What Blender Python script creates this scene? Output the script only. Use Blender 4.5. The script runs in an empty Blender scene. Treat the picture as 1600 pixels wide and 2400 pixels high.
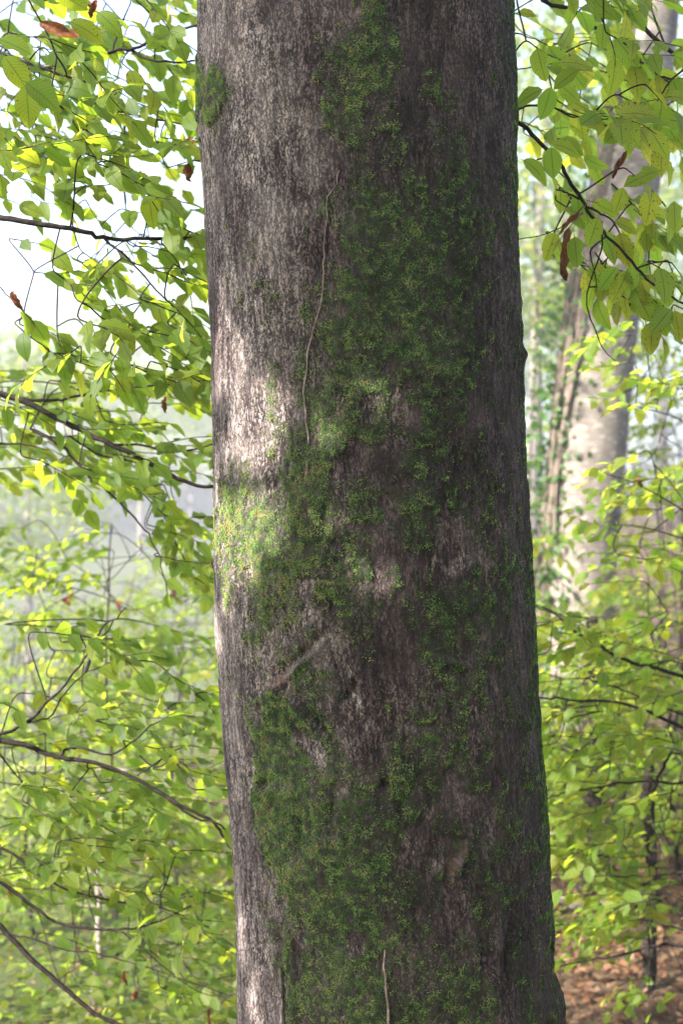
import bpy, math, random
import numpy as np
from mathutils import Vector, Matrix

random.seed(7)
RNG = np.random.default_rng(11)
SC = bpy.context.scene
COL = SC.collection
R = math.radians

# ------------------------------------------------------------------ camera, sky, sun, exposure
F = 3333.0                                   # focal length in photo pixels (photo is 1600 x 2400)
cam_d = bpy.data.cameras.new('camera')
cam_d.sensor_fit = 'VERTICAL'
cam_d.sensor_height = 36.0
cam_d.lens = 36.0 * F / 2400.0
cam_d.clip_end = 2000
cam_d.dof.use_dof = True
cam_d.dof.focus_distance = 2.56
cam_d.dof.aperture_fstop = 4.5
cam = bpy.data.objects.new('camera', cam_d)
COL.objects.link(cam)
cam.rotation_euler = (R(90), 0, 0)
SC.camera = cam

SUN_AZ, SUN_EL = R(37), R(34)                # azimuth from the left (-x) turned towards the camera side (-y)
SUN = Vector((-math.cos(SUN_AZ) * math.cos(SUN_EL), -math.sin(SUN_AZ) * math.cos(SUN_EL), math.sin(SUN_EL)))
world = bpy.data.worlds.new('World')
SC.world = world
world.use_nodes = True
wn = world.node_tree
sky = wn.nodes.new('ShaderNodeTexSky')
sky.sky_type = 'NISHITA'
sky.sun_disc = False
sky.sun_elevation = SUN_EL
sky.sun_rotation = math.atan2(SUN.x, SUN.y)
sky.dust_density = 2.5
sky.air_density = 1.0
sky.ozone_density = 1.0
wn.links.new(sky.outputs[0], wn.nodes['Background'].inputs[0])
wn.nodes['Background'].inputs[1].default_value = 0.135
sun_d = bpy.data.lights.new('sun', 'SUN')
sun_d.energy = 5.0
sun_d.angle = R(0.53)
sun_d.color = (1.0, 0.93, 0.83)
sun = bpy.data.objects.new('sun', sun_d)
COL.objects.link(sun)
sun.rotation_euler = SUN.to_track_quat('Z', 'Y').to_euler()
SC.view_settings.view_transform = 'Standard'
SC.view_settings.look = 'None'
SC.view_settings.gamma = 1
SC.view_settings.exposure = 2.3
SC.render.engine = 'CYCLES'
SC.cycles.use_denoising = True
SC.cycles.max_bounces = 6
SC.cycles.volume_bounces = 0
SC.cycles.use_adaptive_sampling = True
SC.cycles.adaptive_threshold = 0.03
SC.cycles.filter_width = 1.1
SC.cycles.transmission_bounces = 4
SC.cycles.diffuse_bounces = 3

# ------------------------------------------------------------------ helpers
def P(px, py, Y):
    """photo pixel + real distance from the camera -> point"""
    return np.array([(px - 800) / F * Y, Y, (1200 - py) / F * Y])

def D(x, y, Y):                              # the same for coordinates read on a 1568-wide view
    return P(x * 1.0204, y * 1.0204, Y)

_tab = RNG.random((256, 256))
def vnoise(x, y, seed=0):
    x = np.asarray(x, float) + seed * 37.17; y = np.asarray(y, float) + seed * 91.3
    xi = np.floor(x).astype(int); yi = np.floor(y).astype(int)
    fx = x - xi; fy = y - yi
    fx = fx * fx * (3 - 2 * fx); fy = fy * fy * (3 - 2 * fy)
    a = _tab[xi & 255, yi & 255]; b = _tab[(xi + 1) & 255, yi & 255]
    c = _tab[xi & 255, (yi + 1) & 255]; d = _tab[(xi + 1) & 255, (yi + 1) & 255]
    return (a * (1 - fx) + b * fx) * (1 - fy) + (c * (1 - fx) + d * fx) * fy
def fbm(x, y, seed=0, oct=4):
    s = 0; a = 0.5; n = 0
    for i in range(oct):
        s = s + a * vnoise(x * 2 ** i, y * 2 ** i, seed + i); n += a; a *= 0.5
    return s / n

def mesh_np(name, verts, faces, mat, attrs=None, smooth=True):
    """verts (n,3); faces list of int arrays (m,k)"""
    me = bpy.data.meshes.new(name)
    verts = np.asarray(verts, np.float32)
    me.vertices.add(len(verts)); me.vertices.foreach_set('co', verts.ravel())
    loops = np.concatenate([f.ravel() for f in faces]).astype(np.int32)
    sizes = np.concatenate([np.full(len(f), f.shape[1], np.int32) for f in faces])
    starts = np.concatenate([[0], np.cumsum(sizes)[:-1]]).astype(np.int32)
    me.loops.add(len(loops)); me.loops.foreach_set('vertex_index', loops)
    me.polygons.add(len(sizes)); me.polygons.foreach_set('loop_start', starts)
    try: me.polygons.foreach_set('loop_total', sizes)
    except Exception: pass
    me.update(calc_edges=True)
    if smooth: me.polygons.foreach_set('use_smooth', np.ones(len(sizes), bool))
    for k, v in (attrs or {}).items():
        v = np.asarray(v, np.float32)
        if v.ndim == 1:
            a = me.attributes.new(k, 'FLOAT', 'POINT'); a.data.foreach_set('value', v)
        else:
            a = me.attributes.new(k, 'FLOAT_VECTOR', 'POINT'); a.data.foreach_set('vector', v.ravel())
    if mat: me.materials.append(mat)
    me.validate()
    return me

def add(name, data, parent=None, loc=None, label=None, cat=None, group=None, kind=None):
    o = bpy.data.objects.new(name, data)
    COL.objects.link(o)
    if parent is not None: o.parent = parent
    if loc is not None: o.location = loc
    if label: o['label'] = label
    if cat: o['category'] = cat
    if group: o['group'] = group
    if kind: o['kind'] = kind
    return o

def nrm(v):
    v = np.asarray(v, float); return v / (np.linalg.norm(v) + 1e-12)

def smooth_path(pts, n=None, wig=0.0):
    """Catmull-Rom through the points, with a little crookedness"""
    pts = np.asarray(pts, float)
    if len(pts) < 3: 
        out = np.array([pts[0] + (pts[-1] - pts[0]) * t for t in np.linspace(0, 1, 5)])
    else:
        ss = np.concatenate([[0], np.cumsum(np.linalg.norm(np.diff(pts, axis=0), axis=1) + 1e-6)])
        tg = np.gradient(pts, ss, axis=0); out = []
        for i in range(len(pts) - 1):
            hh = ss[i + 1] - ss[i]
            for t in np.linspace(0, 1, 5)[:-1]:
                out.append((2 * t ** 3 - 3 * t * t + 1) * pts[i] + (t ** 3 - 2 * t * t + t) * hh * tg[i] + (-2 * t ** 3 + 3 * t * t) * pts[i + 1] + (t ** 3 - t * t) * hh * tg[i + 1])
        out.append(pts[-1]); out = np.array(out)
    if wig: out[1:-1] += RNG.normal(0, wig, (len(out) - 2, 3))
    return out

class Tubes:
    def __init__(s): s.v = []; s.f = []; s.n = 0
    def add(s, path, r0, r1, k=6, rough=0.0):
        path = np.asarray(path, float); m = len(path)
        tan = np.gradient(path, axis=0); tan /= np.linalg.norm(tan, axis=1)[:, None] + 1e-9
        up = np.array([0.31, 0.2, 0.93]) if abs(tan[0][2]) < 0.9 else np.array([1., 0.1, 0])
        a = np.cross(tan, up); a /= np.linalg.norm(a, axis=1)[:, None] + 1e-9
        b = np.cross(tan, a)
        rr = r1 if not np.isscalar(r1) else np.linspace(r0, r1, m)
        ang = np.arange(k) * 2 * np.pi / k
        jit = 1 + RNG.normal(0, rough, (m, k)) if rough else 1.0
        ring = path[:, None, :] + (np.asarray(rr)[:, None] * jit)[:, :, None] * (np.cos(ang)[None, :, None] * a[:, None, :] + np.sin(ang)[None, :, None] * b[:, None, :]) if rough else \
            path[:, None, :] + np.asarray(rr)[:, None, None] * (np.cos(ang)[None, :, None] * a[:, None, :] + np.sin(ang)[None, :, None] * b[:, None, :])
        i = np.arange(m - 1)[:, None] * k; j = np.arange(k)[None, :]; j2 = (j + 1) % k
        s.f.append(np.stack([i + j, i + j2, i + k + j2, i + k + j], -1).reshape(-1, 4) + s.n)
        s.v.append(ring.reshape(-1, 3)); s.n += m * k
    def mesh(s, name, mat, off=(0, 0, 0)):
        return mesh_np(name, np.concatenate(s.v) - np.asarray(off), [np.concatenate(s.f)], mat)

# ------------------------------------------------------------------ materials
class NT:
    def __init__(s, name):
        s.m = bpy.data.materials.new(name); s.m.use_nodes = True
        s.t = s.m.node_tree; s.t.nodes.clear()
        s.out = s.n('ShaderNodeOutputMaterial')
    def n(s, typ, **kw):
        nd = s.t.nodes.new(typ)
        for k, v in kw.items(): setattr(nd, k, v)
        return nd
    def set(s, sock, v):
        if hasattr(v, 'bl_idname') or hasattr(v, 'is_output'): s.t.links.new(v, sock)
        elif isinstance(v, tuple) and len(v) == 3 and sock.type == 'RGBA': sock.default_value = (*v, 1)
        else: sock.default_value = v
    def math(s, op, a, b=0.0, clamp=False):
        nd = s.n('ShaderNodeMath', operation=op, use_clamp=clamp); s.set(nd.inputs[0], a); s.set(nd.inputs[1], b); return nd.outputs[0]
    def mix(s, f, a, b, blend='MIX'):
        nd = s.n('ShaderNodeMix', data_type='RGBA', blend_type=blend); s.set(nd.inputs[0], f); s.set(nd.inputs[6], a); s.set(nd.inputs[7], b); return nd.outputs[2]
    def ramp(s, f, stops):
        nd = s.n('ShaderNodeValToRGB'); s.set(nd.inputs[0], f); e = nd.color_ramp.elements
        while len(e) < len(stops): e.new(0.5)
        for q, (p, c) in zip(e, stops): q.position = p; q.color = (*c, 1) if len(c) == 3 else c
        return nd.outputs[0]
    def step(s, v, lo, hi):
        nd = s.n('ShaderNodeMapRange', clamp=True); nd.interpolation_type = 'SMOOTHSTEP'
        s.set(nd.inputs[0], v); nd.inputs[1].default_value = lo; nd.inputs[2].default_value = hi; return nd.outputs[0]
    def noise(s, vec, scale, detail=3, rough=0.55):
        nd = s.n('ShaderNodeTexNoise'); s.set(nd.inputs['Vector'], vec) if vec is not None else None
        nd.inputs['Scale'].default_value = scale; nd.inputs['Detail'].default_value = detail; nd.inputs['Roughness'].default_value = rough
        return nd.outputs[0]
    def mapv(s, vec, scale=(1, 1, 1), loc=(0, 0, 0)):
        nd = s.n('ShaderNodeMapping'); s.set(nd.inputs[0], vec); nd.inputs[1].default_value = loc; nd.inputs[3].default_value = scale; return nd.outputs[0]
    def attr(s, name, out='Vector'):
        return s.n('ShaderNodeAttribute', attribute_name=name).outputs[out]
    def sep(s, v):
        nd = s.n('ShaderNodeSeparateXYZ'); s.set(nd.inputs[0], v); return nd.outputs
    def bump(s, h, strength, dist):
        nd = s.n('ShaderNodeBump'); nd.inputs['Strength'].default_value = strength; nd.inputs['Distance'].default_value = dist; s.set(nd.inputs['Height'], h); return nd.outputs[0]
    def princ(s, col, rough, normal=None, spec=0.4):
        nd = s.n('ShaderNodeBsdfPrincipled'); s.set(nd.inputs['Base Color'], col); s.set(nd.inputs['Roughness'], rough)
        nd.inputs['Specular IOR Level'].default_value = spec
        if normal is not None: s.set(nd.inputs['Normal'], normal)
        return nd.outputs[0]
    def surf(s, sh): s.t.links.new(sh, s.out.inputs[0]); return s.m

def leaf_material(name, cols, trans, spot=0.68, tfac=0.64, rough=0.48):
    t = NT(name)
    luv = t.attr('luv'); u, v, w = t.sep(luv)
    rnd = t.math('FRACT', t.math('ADD', w, t.n('ShaderNodeObjectInfo').outputs['Random']))
    base = t.ramp(rnd, [(i / (len(cols) - 1), c) for i, c in enumerate(cols)])
    tr = t.ramp(rnd, [(i / (len(trans) - 1), c) for i, c in enumerate(trans)])
    av = t.math('ABSOLUTE', v)
    a = t.math('SUBTRACT', t.math('MULTIPLY', u, 11.0), t.math('MULTIPLY', av, 2.2))
    wv = t.math('MULTIPLY', t.math('ABSOLUTE', t.math('SUBTRACT', t.math('FRACT', a), 0.5)), 2.0)
    lat = t.math('SUBTRACT', 1.0, t.step(wv, 0.05, 0.30))
    mid = t.math('SUBTRACT', 1.0, t.step(av, 0.03, 0.10))
    vein = t.math('MAXIMUM', t.math('MULTIPLY', lat, 0.6), mid)
    cb = t.n('ShaderNodeCombineXYZ'); t.set(cb.inputs[0], u); t.set(cb.inputs[1], t.math('MULTIPLY', v, 0.4)); t.set(cb.inputs[2], t.math('MULTIPLY', rnd, 43.0))
    nz = t.noise(cb.outputs[0], 11.0, 3, 0.6)
    edge = t.math('MULTIPLY', t.math('POWER', av, 4.0), 0.10)
    spotf = t.step(t.math('ADD', t.math('ADD', nz, edge), t.math('MULTIPLY', rnd, 0.05)), spot, spot + 0.035)
    yel = t.step(t.noise(cb.outputs[0], 2.2, 2), 0.5, 0.75)
    base = t.mix(t.math('MULTIPLY', yel, 0.25), base, (0.16, 0.17, 0.02))
    tr = t.mix(t.math('MULTIPLY', yel, 0.25), tr, (0.50, 0.50, 0.04))
    base = t.mix(t.math('MULTIPLY', vein, 0.35), base, (0.035, 0.07, 0.012))
    tr = t.mix(t.math('MULTIPLY', vein, 0.55), tr, (0.06, 0.13, 0.01))
    base = t.mix(spotf, base, (0.09, 0.03, 0.012)); tr = t.mix(spotf, tr, (0.10, 0.03, 0.01))
    nb = t.bump(t.math('SUBTRACT', 1.0, vein), 0.35, 0.001)
    p = t.princ(base, rough, nb, 0.3)
    tl = t.n('ShaderNodeBsdfTranslucent'); t.set(tl.inputs[0], tr)
    mx = t.n('ShaderNodeMixShader'); mx.inputs[0].default_value = tfac
    t.t.links.new(p, mx.inputs[1]); t.t.links.new(tl.outputs[0], mx.inputs[2])
    return t.surf(mx.outputs[0])

GREEN = leaf_material('beech_leaf_green', [(0.05, 0.095, 0.016), (0.065, 0.115, 0.018), (0.085, 0.14, 0.02), (0.11, 0.15, 0.018)],
                      [(0.27, 0.42, 0.02), (0.34, 0.48, 0.025), (0.42, 0.53, 0.03), (0.55, 0.58, 0.03)], spot=0.70)
YGREEN = leaf_material('beech_leaf_autumn_green', [(0.09, 0.16, 0.025), (0.11, 0.18, 0.028), (0.13, 0.19, 0.03), (0.18, 0.19, 0.025)],
                       [(0.42, 0.62, 0.045), (0.50, 0.66, 0.05), (0.58, 0.68, 0.05), (0.74, 0.70, 0.05)], spot=0.685)
FARLEAF = leaf_material('far_leaf', [(0.06, 0.11, 0.02), (0.09, 0.14, 0.025), (0.14, 0.16, 0.03)],
                        [(0.28, 0.42, 0.04), (0.40, 0.50, 0.05), (0.55, 0.52, 0.05)], spot=0.72)
DISTLEAF = leaf_material('distant_leaf_shaded', [(0.04, 0.055, 0.03), (0.05, 0.07, 0.04)], [(0.08, 0.11, 0.04), (0.12, 0.14, 0.05)], spot=0.9, tfac=0.3)  # darker, duller leaf: shade of the far wood put into its colour
IVYLEAF = leaf_material('ivy_leaf', [(0.03, 0.08, 0.02), (0.045, 0.11, 0.025), (0.06, 0.13, 0.03)],
                        [(0.12, 0.26, 0.03), (0.16, 0.32, 0.03), (0.24, 0.36, 0.04)], spot=0.8, tfac=0.35, rough=0.3)

def dead_leaf_material(name, cols, tcol):
    t = NT(name)
    w = t.sep(t.attr('luv'))
    rnd = t.math('FRACT', t.math('ADD', w[2], t.n('ShaderNodeObjectInfo').outputs['Random']))
    c = t.ramp(rnd, [(i / (len(cols) - 1), c) for i, c in enumerate(cols)])
    g = t.n('ShaderNodeNewGeometry')
    c = t.mix(t.step(t.noise(g.outputs['Position'], 120, 3), 0.35, 0.7), t.mix(1.0, c, (0.35, 0.33, 0.33), 'MULTIPLY'), c)
    p = t.princ(c, 0.6, None, 0.3)
    tl = t.n('ShaderNodeBsdfTranslucent'); tl.inputs[0].default_value = (*tcol, 1)
    mx = t.n('ShaderNodeMixShader'); mx.inputs[0].default_value = 0.25
    t.t.links.new(p, mx.inputs[1]); t.t.links.new(tl.outputs[0], mx.inputs[2])
    return t.surf(mx.outputs[0])
DEAD = dead_leaf_material('dead_beech_leaf', [(0.16, 0.05, 0.02), (0.24, 0.08, 0.03), (0.30, 0.13, 0.06)], (0.4, 0.12, 0.04))
LITTER = dead_leaf_material('litter_leaf', [(0.07, 0.032, 0.016), (0.17, 0.08, 0.038), (0.26, 0.135, 0.07), (0.30, 0.19, 0.12), (0.10, 0.065, 0.04)], (0.35, 0.14, 0.05))

def twig_material(name, a, b):
    t = NT(name)
    g = t.n('ShaderNodeNewGeometry')
    nz = t.noise(g.outputs['Position'], 90, 4)
    c = t.mix(t.step(nz, 0.35, 0.7), a, b)
    return t.surf(t.princ(c, 0.9, t.bump(nz, 0.4, 0.002), 0.08))
TWIG = twig_material('dark_twig_bark', (0.012, 0.010, 0.009), (0.04, 0.031, 0.028))
PALETWIG = twig_material('pale_twig_bark', (0.12, 0.10, 0.09), (0.30, 0.26, 0.24))
IVYSTEM = twig_material('ivy_stem_bark', (0.08, 0.062, 0.052), (0.24, 0.195, 0.165))
VINE = twig_material('vine_bark', (0.17, 0.12, 0.11), (0.36, 0.28, 0.26))
DARKVINE = twig_material('dark_vine_bark', (0.025, 0.02, 0.02), (0.09, 0.07, 0.065))

def bark_smooth_material():
    t = NT('grey_beech_bark')
    g = t.n('ShaderNodeNewGeometry'); pos = g.outputs['Position']
    n1 = t.noise(pos, 4, 5, 0.6); n2 = t.noise(t.mapv(pos, (1, 1, 3.5)), 16, 4, 0.6); n3 = t.noise(pos, 70, 3)
    c = t.ramp(n1, [(0.3, (0.085, 0.072, 0.062)), (0.5, (0.145, 0.125, 0.11)), (0.7, (0.21, 0.185, 0.165))])
    c = t.mix(t.step(n2, 0.52, 0.68), c, (0.30, 0.275, 0.255))
    c = t.mix(t.math('MULTIPLY', t.step(n2, 0.45, 0.33), 0.6), c, (0.10, 0.10, 0.07))
    h = t.math('ADD', t.math('MULTIPLY', n2, 0.6), t.math('MULTIPLY', n3, 0.3))
    return t.surf(t.princ(c, 0.8, t.bump(h, 0.5, 0.02), 0.25))
SMOOTHBARK = bark_smooth_material()

def mossy_bark_material():
    t = NT('mossy_bark')
    arc = t.attr('arc'); moss = t.attr('moss', 'Fac'); tone = t.attr('tone', 'Fac'); scar = t.attr('scar', 'Fac'); lich = t.attr('lichen', 'Fac')
    # short vertical flakes between dark fissures
    wob = t.n('ShaderNodeTexNoise'); t.set(wob.inputs['Vector'], arc); wob.inputs['Scale'].default_value = 60; wob.inputs['Detail'].default_value = 2
    ad = t.n('ShaderNodeVectorMath', operation='MULTIPLY_ADD'); t.set(ad.inputs[0], wob.outputs['Color']); ad.inputs[1].default_value = (0.010, 0.012, 0); t.set(ad.inputs[2], arc)
    av = ad.outputs[0]
    f1 = t.noise(t.mapv(av, (1.0, 0.30, 1)), 270, 4, 0.66)
    f2 = t.noise(t.mapv(av, (1.0, 0.16, 1), (3, 1, 0)), 95, 3, 0.6)
    f3 = t.noise(t.mapv(arc, (1.0, 0.6, 1), (7, 2, 0)), 420, 3, 0.6)
    big = t.noise(t.mapv(arc, (1.0, 0.55, 1), (1, 5, 0)), 9, 4, 0.6)
    vo = t.n('ShaderNodeTexVoronoi', feature='DISTANCE_TO_EDGE'); t.set(vo.inputs['Vector'], t.mapv(av, (1.0, 0.42, 1))); vo.inputs['Scale'].default_value = 210
    crack = t.step(vo.outputs['Distance'], 0.02, 0.30)
    h = t.math('ADD', t.math('ADD', t.math('MULTIPLY', f1, 0.42), t.math('MULTIPLY', f2, 0.32)), t.math('MULTIPLY', f3, 0.22))
    h = t.math('ADD', h, t.math('MULTIPLY', t.math('SUBTRACT', crack, 0.6), 0.07))
    light = t.mix(big, (0.40, 0.325, 0.305), (0.54, 0.455, 0.43))
    dark = t.mix(big, (0.022, 0.017, 0.019), (0.048, 0.038, 0.040))
    smo = t.step(t.noise(t.mapv(arc, (1, 0.5, 1), (4, 8, 0)), 14, 3, 0.6), 0.42, 0.62)
    flk = t.step(h, 0.405, 0.60)
    flk = t.math('ADD', t.math('MULTIPLY', flk, t.math('SUBTRACT', 1.0, t.math('MULTIPLY', smo, 0.28))), t.math('MULTIPLY', smo, t.math('ADD', 0.04, t.math('MULTIPLY', f3, 0.22))))
    bark = t.mix(flk, dark, light)
    pat = t.step(t.noise(t.mapv(arc, (1, 0.7, 1), (11, 3, 0)), 22, 4, 0.65), 0.42, 0.66)
    bark = t.mix(t.math('MULTIPLY', pat, 0.65), bark, t.mix(1.0, bark, (0.42, 0.38, 0.37), 'MULTIPLY'))
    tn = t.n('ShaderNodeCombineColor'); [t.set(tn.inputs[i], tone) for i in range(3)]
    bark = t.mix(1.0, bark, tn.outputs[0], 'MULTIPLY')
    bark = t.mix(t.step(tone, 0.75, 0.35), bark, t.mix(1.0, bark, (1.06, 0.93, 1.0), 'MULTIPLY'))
    # reddish inner bark where it is scraped
    bark = t.mix(scar, bark, t.mix(f1, (0.09, 0.045, 0.035), (0.30, 0.17, 0.13)))
    # crusts of pale lichen
    lv = t.step(t.math('ADD', t.noise(arc, 230, 2, 0.6), t.math('MULTIPLY', lich, 0.28)), 0.72, 0.80)
    bark = t.mix(lv, bark, (0.46, 0.50, 0.50))
    orange = t.step(t.noise(t.mapv(arc, (1, 1, 1), (20, 9, 0)), 75, 2, 0.5), 0.765, 0.80)
    bark = t.mix(orange, bark, (0.34, 0.12, 0.04))
    # thin green-brown film under and round the moss
    film = t.step(t.math('ADD', moss, t.math('MULTIPLY', t.math('SUBTRACT', t.noise(arc, 55, 4, 0.65), 0.5), 0.9)), 0.18, 0.75)
    mcol = t.ramp(t.noise(arc, 330, 3, 0.6), [(0.3, (0.010, 0.010, 0.007)), (0.55, (0.024, 0.028, 0.012)), (0.75, (0.055, 0.07, 0.024))])
    col = t.mix(t.math('MULTIPLY', film, 0.62), bark, mcol)
    hb = t.math('ADD', t.math('MULTIPLY', h, 1.0), t.math('MULTIPLY', lv, 0.1))
    return t.surf(t.princ(col, 0.88, t.bump(hb, 1.0, 0.008), 0.2))
MOSSYBARK = mossy_bark_material()

def moss_material():
    t = NT('moss_blades')
    w = t.sep(t.attr('luv'))
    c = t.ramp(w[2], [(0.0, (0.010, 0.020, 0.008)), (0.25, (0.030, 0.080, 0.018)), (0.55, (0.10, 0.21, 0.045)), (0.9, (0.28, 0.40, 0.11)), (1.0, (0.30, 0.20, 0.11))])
    p = t.princ(c, 0.6, None, 0.3)
    tl = t.n('ShaderNodeBsdfTranslucent'); t.set(tl.inputs[0], t.mix(1.0, c, (1.6, 1.7, 1.0), 'MULTIPLY'))
    mx = t.n('ShaderNodeMixShader'); mx.inputs[0].default_value = 0.3
    t.t.links.new(p, mx.inputs[1]); t.t.links.new(tl.outputs[0], mx.inputs[2])
    return t.surf(mx.outputs[0])
MOSS = moss_material()

def ground_material():
    t = NT('forest_floor')
    g = t.n('ShaderNodeNewGeometry'); pos = g.outputs['Position']
    n1 = t.noise(pos, 0.5, 5); n2 = t.noise(pos, 14, 4, 0.7); n3 = t.noise(pos, 45, 3, 0.7)
    c = t.ramp(n2, [(0.3, (0.035, 0.023, 0.014)), (0.5, (0.085, 0.055, 0.032)), (0.7, (0.16, 0.11, 0.07))])
    grn = t.ramp(n3, [(0.3, (0.03, 0.05, 0.012)), (0.7, (0.10, 0.14, 0.03))])
    px = t.sep(pos)[0]
    c = t.mix(t.math('MULTIPLY', t.step(t.math('SUBTRACT', n1, t.math('MULTIPLY', px, 0.12)), 0.46, 0.62), 0.8), c, grn)
    return t.surf(t.princ(c, 0.9, t.bump(t.math('ADD', n2, n3), 0.8, 0.04), 0.2))
GROUND = ground_material()

# ------------------------------------------------------------------ ground
def gz(x, y):
    x = np.asarray(x, float); y = np.asarray(y, float)
    sg = 1 / (1 + np.exp(-(x + 0.2) / 1.4))                  # 0 on the valley side, 1 on the bank
    near = -1.62 - 0.05 * np.clip(y - 2, 0, 5)
    left = -0.45 * np.clip((y - 3) / 4, 0, 1) - 0.11 * np.clip(y - 7, 0, 45)
    right = 0.075 * np.clip(y - 6.5, 0, 14) + 0.03 * np.clip(y - 20, 0, 60)
    z = near + (1 - sg) * left + sg * right
    far = np.clip((np.hypot(x, y) - 70) / 120, 0, 1)
    z = z + far * 14 * (1 - sg)
    return z + (fbm(x * 0.7, y * 0.7, 3, 3) - 0.5) * 0.35 * np.clip(np.hypot(x, y - 2.8) / 3, 0.1, 1)

rr = np.concatenate([np.linspace(0, 24, 97), 24 * np.exp(np.linspace(0.05, math.log(160 / 24), 34))])
aa = np.linspace(0, 2 * np.pi, 145)[:-1]
gx = (rr[:, None] * np.cos(aa)[None, :]); gy = 3 + (rr[:, None] * np.sin(aa)[None, :])
gv = np.stack([gx, gy, gz(gx, gy)], -1).reshape(-1, 3)
i = np.arange(len(rr) - 1)[:, None] * 144; j = np.arange(144)[None, :]
gf = np.stack([i + j, i + (j + 1) % 144, i + 144 + (j + 1) % 144, i + 144 + j], -1).reshape(-1, 4)[144:]
fan = np.stack([np.zeros(144, int), 144 + np.arange(144), 144 + (np.arange(144) + 1) % 144], -1)
add('ground', mesh_np('ground', gv, [gf[:, ::-1][:, ::-1], fan], GROUND), kind='structure')

# ------------------------------------------------------------------ the mossy trunk
TY = 2.80
ED = np.array([[0, 464, 1206], [306, 469, 1211], [612, 482, 1219], [816, 490, 1224], [1020, 496, 1233], [1224, 503, 1240], [1429, 510, 1247],
               [1633, 520, 1260], [1837, 534, 1273], [2041, 544, 1288], [2194, 551, 1296], [2400, 553, 1303]], float)
EZ = (1200 - ED[:, 0]) / F * 2.775
EC = ((ED[:, 1] + ED[:, 2]) / 2 - 800) / F * 2.775
ER = (ED[:, 2] - ED[:, 1]) / 2 / F * 2.782
zt = np.concatenate([[7.0, 4.0, 2.0], EZ, [-1.25, -1.45, -1.62, -1.8]])
ct = np.concatenate([[-0.30, -0.14, -0.03], EC, [EC[-1] + .012, EC[-1] + .015, EC[-1] + .02, EC[-1] + .02]])
rt = np.concatenate([[0.20, 0.255, 0.292], ER, [ER[-1] + .03, ER[-1] + .08, ER[-1] + .15, ER[-1] + .22]])
o_ = np.argsort(zt); zt, ct, rt = zt[o_], ct[o_], rt[o_]
def taxis(z): return np.interp(z, zt, ct)
def trad(z): return np.interp(z, zt, rt)

MOSSMAP = """000000255101245
000011687111245
671001787343245
310001464245346
000001353466457
010012687776545
022222598876434
002324798876434
010125887886334
000425985775345
001448873665434
054368733544434
088888665654534
078887573425646
058766653666557
016544543676546
123465434555546
006865225655456
019986667654457
029877674444557
017988764545556
006888765355445
005787665456546
003777766774646
002578876773663"""
MM = np.array([[int(c) for c in r] for r in MOSSMAP.split()], float) / 9
def grid(M, py, s):
    fy = np.clip(py / 100, 0, 23.999); fx = np.clip((s + 1) * 7, 0, 13.999)
    a = fy.astype(int); b = fx.astype(int); ty = fy - a; tx = fx - b
    ty = ty * ty * (3 - 2 * ty); tx = tx * tx * (3 - 2 * tx)
    return (M[a, b] * (1 - tx) + M[a, b + 1] * tx) * (1 - ty) + (M[a + 1, b] * (1 - tx) + M[a + 1, b + 1] * tx) * ty
def blob(px, py, cx, cy, rx, ry, ang=0.0):
    c, s_ = math.cos(ang), math.sin(ang)
    dx, dy = px - cx, py - cy
    return np.exp(-(((dx * c + dy * s_) / rx) ** 2 + ((-dx * s_ + dy * c) / ry) ** 2))
def patch(px, py, cx, cy, rx, ry, ang=0.0):
    c, s_ = math.cos(ang), math.sin(ang); dx, dy = px - cx, py - cy
    return np.exp(-((((dx * c + dy * s_) / rx) ** 2 + ((-dx * s_ + dy * c) / ry) ** 2)) ** 2)
def trunk_point(phi, z, off=0.0):
    r = trad(z) + off
    return np.stack([taxis(z) + r * np.sin(phi), TY - r * np.cos(phi), z + 0 * phi], -1)
BARE = [(700, 1560, 60, 16, -0.7), (645, 1610, 40, 14, -0.7), (760, 1540, 22, 40, 0.3), (985, 1905, 26, 34, 0.2), (965, 1980, 28, 40, 0.5), (1010, 2000, 50, 16, 0.35),
        (720, 1420, 9, 70, 0.1), (895, 1300, 18, 130, 0.03), (890, 1480, 26, 70, 0), (1095, 1890, 34, 28, -0.3), (1330, 0, 1, 1, 0), (812, 1620, 24, 60, -0.25),
        (860, 1560, 80, 26, 0.1), (1085, 1300, 60, 34, 0), (815, 1080, 44, 60, 0.3), (725, 1750, 22, 55, -0.6), (840, 1690, 55, 45, 0), (1160, 2290, 18, 120, 0.05), (850, 2185, 22, 26, 0), (705, 2230, 9, 60, 0), (845, 950, 26, 50, 0.2)]
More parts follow.
